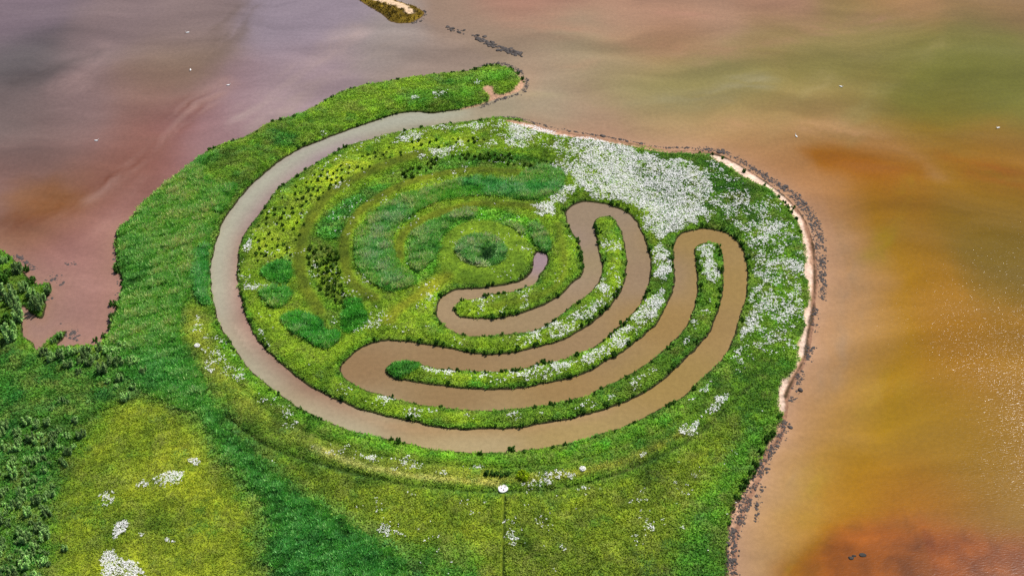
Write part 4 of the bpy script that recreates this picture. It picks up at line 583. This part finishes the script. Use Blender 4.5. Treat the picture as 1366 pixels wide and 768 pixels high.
# ---------------------------------------------------------------- low plants
VW = curve(VIEW, True, 1)
def scatter(n, bounds=None):
    x0, x1, y0, y1 = bounds or (G.xs[0], G.xs[-1], G.ys[0], G.ys[-1])
    x = RNG.uniform(x0, x1, n); y = RNG.uniform(y0, y1, n)
    k = in_poly(VIEW, x, y); return x[k], y[k]
def blades(x, y, z, h, col, K, spread, width, lean, tone=.22):
    n = len(x); r = RNG.random
    R = np.repeat
    X = R(x, K); Y = R(y, K); Zb = R(z, K); H = R(h, K) * (.65 + .6 * r(n * K)); C = np.repeat(col, K, 0)
    sp = R(np.broadcast_to(spread, n), K); a = r(n * K) * 2 * np.pi; d = np.sqrt(r(n * K)) * sp
    X = X + np.cos(a) * d; Y = Y + np.sin(a) * d
    b = a + (r(n * K) - .5) * 2.2; l = R(np.broadcast_to(lean, n), K) * (.3 + r(n * K)) * H
    tx = np.cos(b) * l + H * .12; ty = np.sin(b) * l - H * .06
    w = R(np.broadcast_to(width, n), K) * (.6 + .8 * r(n * K)); e = r(n * K) * np.pi
    wx_, wy_ = np.cos(e) * w, np.sin(e) * w
    V = np.empty((n * K, 4, 3))
    V[:, 0] = np.c_[X, Y, Zb - .03]; V[:, 2] = np.c_[X + tx, Y + ty, Zb + H]
    V[:, 1] = np.c_[X + tx * .5 + wx_, Y + ty * .5 + wy_, Zb + H * .62]; V[:, 3] = np.c_[X + tx * .5 - wx_, Y + ty * .5 - wy_, Zb + H * .62]
    F = np.arange(n * K * 4).reshape(-1, 4)
    C = C * (1 + tone * RNG.standard_normal((n * K, 1))).clip(.35, 1.9)
    return V.reshape(-1, 3), F, np.repeat(C.clip(.002, .8), 4, 0)
def plant_mesh(name, parts, mat):
    V = np.concatenate([p[0] for p in parts]); C = np.concatenate([p[2] for p in parts]); off = 0; F = []
    for p in parts: F.append(p[1] + off); off += len(p[0])
    return raw_mesh(name, V, np.concatenate(F), 4, C)
gx, gy = scatter(430000)
sdv = G.samp(SDL, gx, gy); bare = G.samp(BARE, gx, gy)
k = (sdv > .7 + .6 * (RNG.random(len(gx)) - .5)) & (bare < RNG.random(len(gx)) * .7)
gx, gy, sdv = gx[k], gy[k], sdv[k]
hz = G.samp(HGT, gx, gy); cz = G.samp(COLF, gx, gy) * K_VEG; zz = G.samp(Z, gx, gy); rd = G.samp(REED, gx, gy); bed = G.near(BED, gx, gy)
isreed = rd > .5
tvar = (1 + .07 * RNG.standard_normal((len(gx), 1))) * (1 + .07 * RNG.standard_normal((len(gx), 1)) * np.array([1, .3, -.5]))
cz = cz * tvar.clip(.4, 1.7)
# wind-combed streaks and tussocky texture
ca, sa = math.cos(.35), math.sin(.35)
st = fbm((gx * ca + gy * sa) / 2.6, (gy * ca - gx * sa) / .75, 1.0, 3, 5); gr = fbm(gx, gy, 1.3, 3, 0)
md = fbm((gx * ca + gy * sa) / 5.0, (gy * ca - gx * sa) / 1.8, 1.0, 4, 2, .65); md2 = fbm(gx, gy, 3.5, 3, 6)
sk_ = np.where(isreed, 1.15 * st + .4 * gr, .42 * gr + .75 * md)
straw_ = (np.clip(md2, -.05, .3) * (hz > .25) * ~isreed)[:, None]
cz = cz * (1 - straw_ * 1.5) + straw_ * 1.5 * lin((168, 172, 84))
forb_ = (np.clip(-fbm(gx, gy, 4.5, 3, 3) - .08, 0, .2) * 4 * (hz > .25) * ~isreed)[:, None]
cz = cz * (1 - forb_) + forb_ * cz * np.array([.62, .95, 1.3])
cz = cz * (1 + 1.3 * sk_)[:, None].clip(.3, 2.0) * np.where(isreed[:, None], np.array([1.38, 1.62, 1.3]), 1.0)
pale_ = (isreed & (st > .1))[:, None]; cz = np.where(pale_, cz * .95 + cz.mean(1, keepdims=True) * .12, cz)
hz = hz * (1 + 1.3 * sk_).clip(.4, 1.7)
g = ~isreed
tall = hz[g]
gm = plant_mesh('meadow_grass', [blades(gx[g], gy[g], zz[g], tall * .62, cz[g], 5, .3 + .35 * np.minimum(tall, 1), .12 + .14 * np.minimum(tall, 1), 1.5, .08)], M_GRASS)
tag(link('meadow_grass', gm, M_GRASS), 'short yellow green and olive grass over the landform', 'grass', None, 'stuff')
def reed_parts(s):
    return [blades(gx[s], gy[s], zz[s] - .05, hz[s] * (1 + .5 * fbm(gx[s], gy[s], 2.5, 2, 3)), cz[s], 9, .5, .13, .45, .2)]
rm = plant_mesh('reeds', reed_parts(isreed & (bed < 0)), M_REED)
tag(link('reeds', rm, M_REED), 'dense wind-combed green reeds on the western shore', 'reeds', None, 'stuff')
BEDL = {'hook': 'long curved bluish reed bed hooked round the inner ring', 'inner_left': 'bluish reed clump west of the central mown disc', 'inner_top': 'small round reed clump north of the central mown disc',
 'inner_right': 'reed clump just above the pink tip of the innermost channel', 'inner_right2': 'narrow reed clump on the northeast rim of the central mown disc', 'crater': 'round bluish reed bed sunk in the hollow at the very centre of the rings',
 'patch_north': 'dark green reed patch, northernmost of three beside the western canal', 'patch_mid': 'small dark reed patch, middle of three beside the western canal', 'patch_south': 'crescent reed patch, southernmost and largest of three beside the western canal',
 'patch_east': 'green reed patch at the south end of the band of dark rushes', 'tip_reed': 'reeds on the rounded western tip of the long flowery finger', 'reed_canal_edge': 'blue-green reed bed hanging over the outer bank of the western canal'}
for b_, nm in enumerate(BEDN):
    s = isreed & (bed == b_)
    if s.sum() < 5: continue
    cx, cy = gx[s].mean(), gy[s].mean()
    me = plant_mesh('reed_bed', reed_parts(s), M_REED)
    me.transform(__import__('mathutils').Matrix.Translation((-cx, -cy, 0)))
    tag(link('reed_bed', me, M_REED, loc=(cx, cy, 0)), BEDL[nm], 'reed bed')
# scrub on the islet
sx, sy = scatter(2600, (GI.xs[0], GI.xs[-1], GI.ys[0], GI.ys[-1])); s_ = GI.samp(SDI, sx, sy); s2 = GI.samp(isn, sx, sy)
k = (s_ > .9) & (s2 < .4); sx, sy = sx[k], sy[k]
tag(link('islet_scrub', plant_mesh('islet_scrub', [blades(sx, sy, GI.samp(ZI, sx, sy), np.full(len(sx), .6), GI.samp(CI, sx, sy), 5, .5, .2, .8)], M_GRASS), M_GRASS), 'low olive scrub covering the small islet', 'scrub', None, 'stuff')

# white flowers: heads held just above the grass, in drifts
FD = np.full(shp, -1.0)
FD[smooth(-2, 2, G.sd(curve(POLY['isle'], True, 2), 4)) > .5] = .012
FD[G.sd(curve(POLY['bottom_meadow'], True, 2), 4) > 0] = .006
for nm, (pts, d) in FLOW.items():
    mk = smooth(-1.5, 1.5, G.sd(curve(pts, True, 3), 6) + jit2 * 11 + jit * 1.5)
    FD = np.where(mk > .5, np.maximum(FD, d), FD)
cl2 = fbm(G.X, G.Y, 9, 3, 7)
th = .5 * cl2 + .6 * fbm(G.X, G.Y, 3.2, 2, 4)
open_ = smooth(.5, 1.6, SDL) * (1 - smooth(.4, .8, np.where(BED >= 0, REED, 0))) * (1 - sb)
FDs = FD.copy()
for _ in range(3):                  # drifts thin out gradually at their rims
    FDs[1:-1, 1:-1] = (FDs[1:-1, 1:-1] * 2 + FDs[2:, 1:-1] + FDs[:-2, 1:-1] + FDs[1:-1, 2:] + FDs[1:-1, :-2]) / 6
fx, fy = scatter(1050000)
fd = G.samp(FDs, fx, fy); tz = G.samp(th, fx, fy) + .85 * fbm(fx, fy, .75, 3, 1, .7)
p = np.where(fd > 0, smooth(-.04, .36, tz - (.33 - .68 * np.maximum(fd, 0) ** .62)), 0) * G.samp(open_, fx, fy)
k = RNG.random(len(fx)) < p; fx, fy = fx[k], fy[k]
n = len(fx); fz = G.samp(Z, fx, fy) + G.samp(HGT, fx, fy) * .62 + .14
K = 3; X = np.repeat(fx, K) + RNG.normal(0, .12, n * K); Y = np.repeat(fy, K) + RNG.normal(0, .12, n * K); Zf = np.repeat(fz, K) + RNG.normal(0, .05, n * K)
r_ = RNG.uniform(.05, .12, n * K); a = RNG.random(n * K) * 2 * np.pi; tl = RNG.normal(0, .35, (n * K, 2))
V = np.empty((n * K, 4, 3))
for q in range(4):
    dx = np.cos(a + q * np.pi / 2) * r_; dy = np.sin(a + q * np.pi / 2) * r_
    V[:, q] = np.c_[X + dx, Y + dy, Zf + dx * tl[:, 0] + dy * tl[:, 1]]
fc = lin((243, 242, 240)) * (1 + .05 * RNG.standard_normal((n * K, 1))).clip(.75, 1.04)
fm = raw_mesh('white_flowers', V.reshape(-1, 3), np.arange(n * K * 4).reshape(-1, 4), 4, np.repeat(fc, 4, 0))
tag(link('white_flowers', fm, M_FLOWER), 'drifts of tiny white daisies across the spiral meadows', 'flowers', None, 'stuff')

# ---------------------------------------------------------------- stones and weed
def ico(sub):
    bm = bmesh.new(); bmesh.ops.create_icosphere(bm, subdivisions=sub, radius=1)
    V = np.array([v.co[:] for v in bm.verts]); F = np.array([[v.index for v in f.verts] for f in bm.faces]); bm.free(); return V, F
IV, IF = ico(2)
def rock_shape(seed, flat=.6):
    r = np.random.default_rng(seed); V = IV.copy()
    for _ in range(9):                          # chop facets off a ball
        nrm = r.normal(size=3); nrm /= np.linalg.norm(nrm); d = r.uniform(.55, .9)
        e = V @ nrm - d; V = V - np.clip(e, 0, None)[:, None] * nrm
    V *= r.uniform(.7, 1.15, 3); V[:, 2] *= flat; return V
SHAPES = [rock_shape(s) for s in range(10)]
def heap(name, bands, per_m2, size, flat, mat, sink):
    Vs, Fs, off = [], [], 0
    for nm in bands:
        pts, wd, d = STONES[nm]; c = curve(pts, False, 4); seg = np.hypot(*np.diff(c, axis=0).T); L = seg.sum(); cum = np.r_[0, np.cumsum(seg)]
        n = int(L * wd * per_m2)
        t = RNG.random(n) * L; i = np.clip(np.searchsorted(cum, t) - 1, 0, len(seg) - 1); f = (t - cum[i]) / (seg[i] + 1e-9)
        q = c[i] + (c[i + 1] - c[i]) * f[:, None]; nn = np.c_[-(c[i + 1] - c[i])[:, 1], (c[i + 1] - c[i])[:, 0]] / (seg[i] + 1e-9)[:, None]
        q = q + nn * (np.clip(RNG.normal(0, .33, n), -.8, .8) * wd)[:, None]
        dn = fbm(q[:, 0], q[:, 1], 3.0, 3, 2); keep = dn * 2.2 + fbm(q[:, 0] * 1.0, q[:, 1], 1.1, 2, 6) * 1.6 + d > .42 + .1 * RNG.standard_normal(n)
        q = q[keep]
        zg = np.where((q[:, 0] > G.xs[0]) & (q[:, 1] < G.ys[-1]), G.samp(Z, q[:, 0], q[:, 1]), -1)
        if nm == 's_islet': zg = np.full(len(q), -.05)
        for (a, b), z in zip(q, zg):
            s = size * math.exp(random.gauss(-.22, .52)); sh = SHAPES[random.randrange(10)] * s; an = random.random() * 6.28
            R = np.array([[math.cos(an), -math.sin(an), 0], [math.sin(an), math.cos(an), 0], [0, 0, flat]]).T
            Vs.append(sh @ R + (a, b, max(z, -.05) + s * flat * sink)); Fs.append(IF + off); off += len(IV)
    return raw_mesh(name, np.concatenate(Vs), np.concatenate(Fs), 3)
sm = heap('shore_stones', ['s_tip', 's_north', 's_ne', 's_ne_out', 's_e', 's_e2', 's_e3', 's_se', 's_islet'], 11.0, .22, .7, M_STONE, .2)
tag(link('shore_stones', sm, M_STONE), 'dark wet boulders and weed heaped along the sandy shore', 'shore stones', None, 'stuff')
wm = heap('waterweed', ['s_in1', 's_in2', 's_in3', 's_in4', 's_in5', 's_in6', 's_w'], 14.0, .2, .35, M_WEED, .15)
tag(link('waterweed', wm, M_WEED), 'dark mats of waterweed in the pink shallows of the inlet', 'waterweed', None, 'stuff')
# the reef: single boulders just breaking the surface
protos = [raw_mesh('reef_stone', s * .5, IF, 3) for s in SHAPES]
for m_ in protos: m_.materials.append(M_STONE)
nr = 0
for nm, cnt, lab in (('s_reef', 120, 'dark boulder in the long rock reef off the arm'), ('s_reef2', 16, 'dark boulder in the thin broken line west of the reef'), ('s_reef3', 5, 'dark boulder in the gap between reef and broken line')):
    pts, wd, d = STONES[nm]; c = curve(pts, False, 4)
    for i in range(cnt):
        q = c[int(random.random() * (len(c) - 1))] + np.clip(RNG.normal(0, .3, 2), -.7, .7) * wd + RNG.normal(0, .7, 2)
        o = link('reef_stone', protos[random.randrange(10)], loc=(q[0], q[1], random.uniform(-.05, .12)))
        s = random.uniform(.7, 1.9); o.scale = (s * 1.3, s, s * .8); o.rotation_euler = (0, 0, random.random() * 6.28)
        tag(o, lab, 'boulder', 'boulders of the reef' if nm != 's_reef2' else 'boulders of the broken line')

# ---------------------------------------------------------------- shrubs
def leaf_cloud(pts, size, up=.25, tone=.25, tint=None):
    n = len(pts); a = RNG.random(n) * 2 * np.pi; e = RNG.uniform(-.3, 1.2, n); s = size * RNG.uniform(.6, 1.4, n)
    d = np.c_[np.cos(a) * np.cos(e), np.sin(a) * np.cos(e), np.sin(e)]; b = RNG.random(n) * 2 * np.pi
    t = np.cross(d, np.c_[np.cos(b), np.sin(b), np.full(n, .3)]); t /= np.linalg.norm(t, axis=1)[:, None] + 1e-9
    V = np.empty((n, 4, 3)); V[:, 0] = pts - d * s[:, None]; V[:, 2] = pts + d * s[:, None]
    V[:, 1] = pts + t * (s * .5)[:, None]; V[:, 3] = pts - t * (s * .5)[:, None]
    c = np.ones((n, 3)) * (1 + tone * RNG.standard_normal((n, 1))).clip(.4, 1.8)
    if tint is not None: c = c * tint
    return V.reshape(-1, 3), np.arange(n * 4).reshape(-1, 4), np.repeat(c, 4, 0)
def make_cloud_mesh(name, P, T, size, mat):
    V, F, C = leaf_cloud(P, size, tint=T); me = raw_mesh(name, V, F, 4, C); me.materials.append(mat); return me
def stems(name, n, h, rad, spread):
    bm = bmesh.new()
    for k in range(n):
        a = k * 6.28 / n + random.random(); bx, by = math.cos(a) * rad, math.sin(a) * rad; tx, ty = math.cos(a) * spread, math.sin(a) * spread
        lo = []; hi = []
        for q in range(5):
            b = q * 1.2566; lo.append(bm.verts.new((bx + math.cos(b) * rad * .7, by + math.sin(b) * rad * .7, -.06))); hi.append(bm.verts.new((tx + math.cos(b) * rad * .25, ty + math.sin(b) * rad * .25, h)))
        for q in range(5): bm.faces.new((lo[q], lo[(q + 1) % 5], hi[(q + 1) % 5], hi[q]))
        bm.faces.new(hi)
    me = bpy.data.meshes.new(name); bm.to_mesh(me); bm.free(); me.materials.append(M_WOOD); return me
M_WILLOW = leaf_mat('willow_leaves', tuple(1.35 * lin((150, 184, 108))), .35, .4, .6)
M_DARK = leaf_mat('dark_leaves', tuple(1.5 * lin((64, 104, 26))), .3, .25)
M_RUSH = leaf_mat('rush_stems', tuple(1.9 * lin((66, 96, 20))), .3, .3)
M_YELLOW = leaf_mat('yellow_leaves', tuple(1.6 * lin((150, 172, 20))), .35, .1)
M_WHITEB = leaf_mat('elder_blossom', tuple(lin((242, 240, 234))), .03, 0, .15)
def spires(seed, nlo, nhi, m, dmax, hlo, hhi, w0, lean):
    r = np.random.default_rng(seed); P = []; T = []
    for k in range(r.integers(nlo, nhi)):
        a = r.random() * 6.28; d = dmax * math.sqrt(r.random()); h = r.uniform(hlo, hhi) * (1 - d * .5)
        t = r.random(m) ** .8; w = w0 * (1 - t * .7); aa = r.random(m) * 6.28; rr = np.sqrt(r.random(m)) * w; rad = d + lean * t * r.uniform(.3, 1)
        P.append(np.c_[math.cos(a) * rad + np.cos(aa) * rr, math.sin(a) * rad + np.sin(aa) * rr, .05 + t * h]); T.append(np.full(m, r.uniform(.7, 1.3)))
    return np.concatenate(P), np.concatenate(T)[:, None]
WIL = [make_cloud_mesh('crown', *spires(s, 9, 15, 90, .40, .6, 1.05, .17, .12), .075, M_WILLOW) for s in range(8)]
DRK = [make_cloud_mesh('crown', *spires(s + 20, 8, 13, 60, .42, .35, .75, .2, .12), .09, M_DARK) for s in range(6)]
RSH = [make_cloud_mesh('stems', *spires(s + 40, 10, 15, 34, .34, .5, .9, .12, .2), .13, M_RUSH) for s in range(6)]
STM = [stems('stem', 4, .55, .03, .2) for s in range(3)]
def ground_z(x, y): return float(max(G.samp(Z, np.array([x]), np.array([y]))[0], 0.0))
def shrub(name, x, y, s, crowns, label, cat, group=None, tall=1.0, parts=True, crown_name='crown'):
    z = ground_z(x, y)
    me = crowns[random.randrange(len(crowns))]
    if not parts:
        o = link(name, me, loc=(x, y, z))
    else:
        o = bpy.data.objects.new(name, None); COL.objects.link(o); o.location = (x, y, z); o.empty_display_size = .2
        link(crown_name, me, parent=o); link('stem', STM[random.randrange(3)], parent=o)
    s *= random.uniform(.9, 1.12); o.scale = (s, s, s * tall * random.uniform(.85, 1.15)); o.rotation_euler = (0, 0, random.random() * 6.28)
    return tag(o, label, cat, group)
for x_, y_, s in W_UPPER: shrub('willow_shrub', x_, y_, s * random.uniform(.85, 1.35), WIL + DRK[:3], 'tall dark willow bush in the wood on the headland west of the inlet', 'bush', 'willows on the western headland', 1.1)
for x_, y_, s in W_INLET: shrub('willow_shrub', x_, y_, s, WIL, 'grey green willow bush in the row along the south shore of the inlet', 'bush', 'willows south of the inlet', 1.05)
for x_, y_, s, lab in W_LONE: shrub('willow_shrub', x_, y_, s, WIL, lab, 'bush')
for x_, y_, s in W_ROW: shrub('willow_shrub', x_, y_, s, WIL, 'pale willow bush in the loose row along the top of the thicket', 'bush', 'willows topping the thicket')
tp = np.array(THICKET); placed = []
tries = 0
while len(placed) < 195 and tries < 12000:
    tries += 1
    a, b = random.uniform(tp[:, 0].min(), tp[:, 0].max()), random.uniform(tp[:, 1].min(), tp[:, 1].max())
    if not in_poly(tp, np.array([a]), np.array([b]))[0] or not in_poly(VIEW, np.array([a]), np.array([b]))[0]: continue
    if min([math.hypot(a - c, b - d) for c, d in placed] or [9]) < 1.5: continue
    placed.append((a, b))
for a, b in placed: shrub('willow_shrub', a, b, random.choice((1.1, 1.4, 1.7, 2.0, 2.4, 2.9)), WIL, 'silvery willow bush in the dense thicket west of the yellow meadow', 'bush', 'willows of the dense thicket', 1.1)
for x_, y_, s in B_SHORE: shrub('shore_bush', x_, y_, s, DRK, 'dark bush on the lagoon shore of the western reeds', 'bush', 'dark bushes on the western shore')
sc_ = curve(LAND[30:62], False, 4); tt = 0
while tt < len(sc_):
    q = sc_[min(int(tt), len(sc_) - 1)] + (random.uniform(.2, 1.2), -random.uniform(.2, 1.2))
    shrub('shore_bush', q[0], q[1], random.uniform(.9, 1.9), DRK, 'small dark bush in the fringe along the northwest shore of the arm', 'bush', 'dark fringe of the northwest shore', .9, False)
    tt += random.uniform(.7, 3.2)
# dark tussocks along the canal banks
oc = curve(OUTER, False, 3); seg = np.hypot(*np.diff(oc, axis=0).T); cum = np.r_[0, np.cumsum(seg)]
cnt = 0; t = 0
tang = np.gradient(oc, axis=0); nrm = np.c_[-tang[:, 1], tang[:, 0]]; nrm /= np.linalg.norm(nrm, axis=1)[:, None]
pr = oc + nrm * 1.0; sgn = 1 if np.mean(G.samp(SDL, pr[:, 0], pr[:, 1])) > 0 else -1
while t < cum[-1] and cnt < 285:
    i = min(np.searchsorted(cum, t), len(oc) - 1)
    p = oc[i] + nrm[i] * sgn * random.uniform(.3, 1.1)
    dn = fbm(np.array([p[0]]), np.array([p[1]]), 14, 3, 4)[0]
    if dn > -.12 and G.samp(BARE, np.array([p[0]]), np.array([p[1]]))[0] < .3:
        shrub('bank_tussock', p[0], p[1], random.uniform(.8, 1.9) * (1 + dn), DRK, 'dark tussock overhanging the edge of the spiral canal', 'tussock', 'tussocks along the canal banks', .95, False)
        cnt += 1
    t += random.expovariate(1 / 3.6) + 1.1
for x_, y_ in MISC['canal_bush'][:1]: shrub('canal_bush', x_, y_, 2.4, DRK, 'dark round bush at the water edge of the southern canal', 'bush')
for i, (x_, y_) in enumerate(MISC['hedge']): shrub('dark_bush', x_, y_, 2.1, DRK, 'dark bush in the short clump just north of the round white slab', 'bush', 'clump beside the white slab')
shrub('yellow_bush', *MISC['yellow_bush'], 3.6, [make_cloud_mesh('crown', *spires(91, 9, 13, 80, .4, .3, .5, .2, .1), .09, M_YELLOW)], 'low yellow green bush northeast of the round white slab', 'bush')
ELD = make_cloud_mesh('crown', *spires(92, 10, 14, 50, .36, .25, .45, .2, .1), .085, M_DARK)
_n = 170; _a = RNG.random(_n) * 6.2832; _u = RNG.uniform(.05, 1, _n); _r = np.sqrt(1 - _u ** 2) * .6
_q = RNG.random(_n) * 6.2832; _s = RNG.uniform(.05, .1, _n); _V = np.empty((_n, 4, 3)); _o = np.c_[np.cos(_a), np.sin(_a)]
for q in range(4):                  # flat flower heads, tilted outwards over the dome of the bush
    _d = np.c_[np.cos(_q + q * 1.5708), np.sin(_q + q * 1.5708)] * _s[:, None]
    _V[:, q, :2] = _o * _r[:, None] + _d; _V[:, q, 2] = .2 + .4 * _u - (_d * _o).sum(1) * _r
BLS = raw_mesh('blossom', _V.reshape(-1, 3), np.arange(_n * 4).reshape(-1, 4), 4, np.ones((_n * 4, 3))); BLS.materials.append(M_WHITEB)
for (x_, y_), lab in zip(MISC['elder'], ('white blossoming bush on the straw-coloured bank west of the canal', 'white blossoming bush on the ring bank south of the canal')):
    o = shrub('blossoming_bush', x_, y_, 1.4, [ELD], lab, 'bush'); link('blossom', BLS, parent=o)
for x_, y_, s in B_EAST: shrub('shore_bush', x_, y_, s, DRK, 'dark bush at the top of the sandy eastern beach', 'bush', 'dark bushes on the eastern beach')
# rushes: dark upright tufts
def rush_fill(poly, n, gap, size, lab, grp):
    P = curve(POLY[poly], True, 2); got = []; tr = 0
    while len(got) < n and tr < n * 60:
        tr += 1; a, b = random.uniform(P[:, 0].min(), P[:, 0].max()), random.uniform(P[:, 1].min(), P[:, 1].max())
        if not in_poly(P, np.array([a]), np.array([b]))[0]: continue
        if fbm(np.array([a]), np.array([b]), 9, 3, 2)[0] < -.12: continue
        if min([math.hypot(a - c, b - d) for c, d in got] or [9]) < gap: continue
        got.append((a, b))
    for a, b in got: shrub('rush_tuft', a, b, size * random.uniform(.7, 1.3), RSH, lab, 'rush tuft', grp, .95, False)
rush_fill('yellow_strip', 120, 1.7, 1.05, 'dark rush tuft scattered in the bright yellow strip inside the western canal', 'rushes in the yellow strip')
rush_fill('rush_dark', 85, 1.7, 1.35, 'dark rush tuft in the western part of the rush band between mown rings', 'rushes in the western band')
rush_fill('rush_dark2', 85, 1.9, 1.4, 'dark rush tuft in the northern part of the rush band between mown rings', 'rushes in the northern band')

# ---------------------------------------------------------------- single things
def plain(name, c, rough=.6):
    m, nt, b = mat_base(name); n1 = N(nt, 'ShaderNodeTexNoise', Scale=3.0, Detail=5.0); nt.links.new(coords(nt), n1.inputs['Vector'])
    rgb = N(nt, 'ShaderNodeRGB'); rgb.outputs[0].default_value = (*c, 1)
    nt.links.new(mulcol(nt, rgb.outputs[0], ramp(nt, n1.outputs[0], .85, 1.1, .3, .7)), b.inputs['Base Color']); b.inputs['Roughness'].default_value = rough; return m
M_SLAB = plain('white_concrete', tuple(lin((240, 232, 232)))); M_PLQ = plain('weathered_bronze', tuple(lin((96, 70, 84))))
mx_, my_ = MISC['marker']; mz = ground_z(mx_, my_)
mk = bpy.data.objects.new('marker_slab', None); COL.objects.link(mk); mk.location = (mx_, my_, mz)
tag(mk, 'round white slab with dark spots at the head of the straight path', 'marker')
def disc_mesh(name, r, h, bev, mat, wob=0.0):
    bm = bmesh.new(); n = 40; rings = [(r, 0), (r, h - bev), (r - bev, h)]
    vs = [[bm.verts.new((math.cos(k * 6.28318 / n) * rr * (1 + wob * math.sin(3 * k * 6.28318 / n + 1)), math.sin(k * 6.28318 / n) * rr * (1 + wob * math.sin(2 * k * 6.28318 / n)), z)) for k in range(n)] for rr, z in rings]
    for a, b in zip(vs, vs[1:]):
        for k in range(n): bm.faces.new((a[k], a[(k + 1) % n], b[(k + 1) % n], b[k]))
    bm.faces.new(vs[-1]); me = bpy.data.meshes.new(name); bm.to_mesh(me); bm.free(); me.materials.append(mat); return me
link('slab', disc_mesh('slab', 1.35, .4, .05, M_SLAB, .04), parent=mk)
for dx, dy, r in ((-.45, .1, .2), (.15, -.55, .24), (.5, .35, .14)):
    link('plaque', disc_mesh('plaque', r, .05, .015, M_PLQ), parent=mk, loc=(dx, dy, .402))
# swans afloat
bm = bmesh.new(); sk = [(-.5, 0, .16), (-.15, 0, .12), (.25, 0, .12), (.45, 0, .2), (.55, 0, .45), (.52, 0, .68), (.62, 0, .78), (.78, 0, .74), (-.78, 0, .26)]
vv = [bm.verts.new(c) for c in sk]
for a, b in ((0, 1), (1, 2), (2, 3), (3, 4), (4, 5), (5, 6), (6, 7), (0, 8)): bm.edges.new((vv[a], vv[b]))
sme = bpy.data.meshes.new('swan'); bm.to_mesh(sme); bm.free()
tmp = bpy.data.objects.new('swan', sme); COL.objects.link(tmp); md = tmp.modifiers.new('Skin', 'SKIN'); tmp.modifiers.new('Sub', 'SUBSURF').levels = 1
for d_, r in zip(sme.skin_vertices[0].data, (.24, .3, .27, .14, .075, .065, .085, .035, .06)): d_.radius = (r, r * .85)
sme.skin_vertices[0].data[1].use_root = True
dg = bpy.context.evaluated_depsgraph_get(); bird = bpy.data.meshes.new_from_object(tmp.evaluated_get(dg)); bpy.data.objects.remove(tmp)
bird.name = 'swan'; bird.materials.clear(); bird.materials.append(plain('white_plumage', tuple(lin((245, 244, 240)))))
SWL = ['white swan, northernmost of three afloat on the pink western lagoon', 'white swan, middle of three afloat on the pink western lagoon', 'white swan swimming nearest the grassy arm on the pink western lagoon', 'white swan alone on the dark pink water far from the arm',
 'white swan afloat on the green water east of the arm', 'white swan on the pink water just off the northeastern beach', 'white swan on the orange water at the far eastern side']
for (x_, y_), lab in zip(MISC['swans'], SWL):
    o = link('swan', bird, loc=(x_, y_, -.04)); o.rotation_euler = (0, 0, random.random() * 6.28); o.scale = (1.1,) * 3; tag(o, lab, 'swan')
# black snags on the orange shoal
for (x_, y_), s, lab in zip(SHOAL, (.75, .45, .8), ('black weedy lump on the orange shoal, lowest of three', 'small black weedy lump on the orange shoal, between two larger', 'black weedy lump on the orange shoal, easternmost of three')):
    o = link('weed_lump', raw_mesh('weed_lump', rock_shape(int(x_ * 10) % 97, .5), IF, 3), loc=(x_, y_, .02)); o.data.materials.append(stone_mat('black_weed', (.01, .009, .008), (.04, .03, .02))); o.scale = (s * 1.3, s, s * .8); tag(o, lab, 'weed lump')

# ---------------------------------------------------------------- light, camera
AZ, EL = math.radians(SUN_AZ), math.radians(SUN_EL)
wd_ = bpy.data.worlds.new('World'); SC.world = wd_; wd_.use_nodes = True
nt = wd_.node_tree; sky = nt.nodes.new('ShaderNodeTexSky'); sky.sky_type = 'NISHITA'; sky.sun_disc = False
sky.sun_elevation = EL; sky.sun_rotation = AZ; sky.air_density = 1.0; sky.dust_density = 1.0
nt.links.new(sky.outputs[0], nt.nodes['Background'].inputs['Color']); nt.nodes['Background'].inputs['Strength'].default_value = 0.08
sl = bpy.data.lights.new('sun', 'SUN'); sl.energy = 4.3; sl.angle = math.radians(.53); sl.color = (1, .96, .9)
so = bpy.data.objects.new('sun', sl); COL.objects.link(so)
sv = Vector((math.sin(AZ) * math.cos(EL), math.cos(AZ) * math.cos(EL), math.sin(EL)))
so.rotation_euler = sv.to_track_quat('Z', 'Y').to_euler(); so.location = sv * 500
cd = bpy.data.cameras.new('camera'); cam = bpy.data.objects.new('camera', cd); COL.objects.link(cam)
cam.location = CAM_LOC; cam.rotation_euler = (math.radians(90 - CAM_PITCH), 0, 0)
cd.lens = CAM_LENS; cd.sensor_width = 36; cd.clip_start = 1; cd.clip_end = 20000
SC.camera = cam
SC.view_settings.view_transform = 'Standard'; SC.view_settings.look = 'None'; SC.view_settings.gamma = 1; SC.view_settings.exposure = 0.1
SC.render.engine = 'CYCLES'; SC.cycles.use_denoising = False; SC.cycles.max_bounces = 5
SC.cycles.sample_clamp_indirect = 6; SC.cycles.sample_clamp_direct = 0
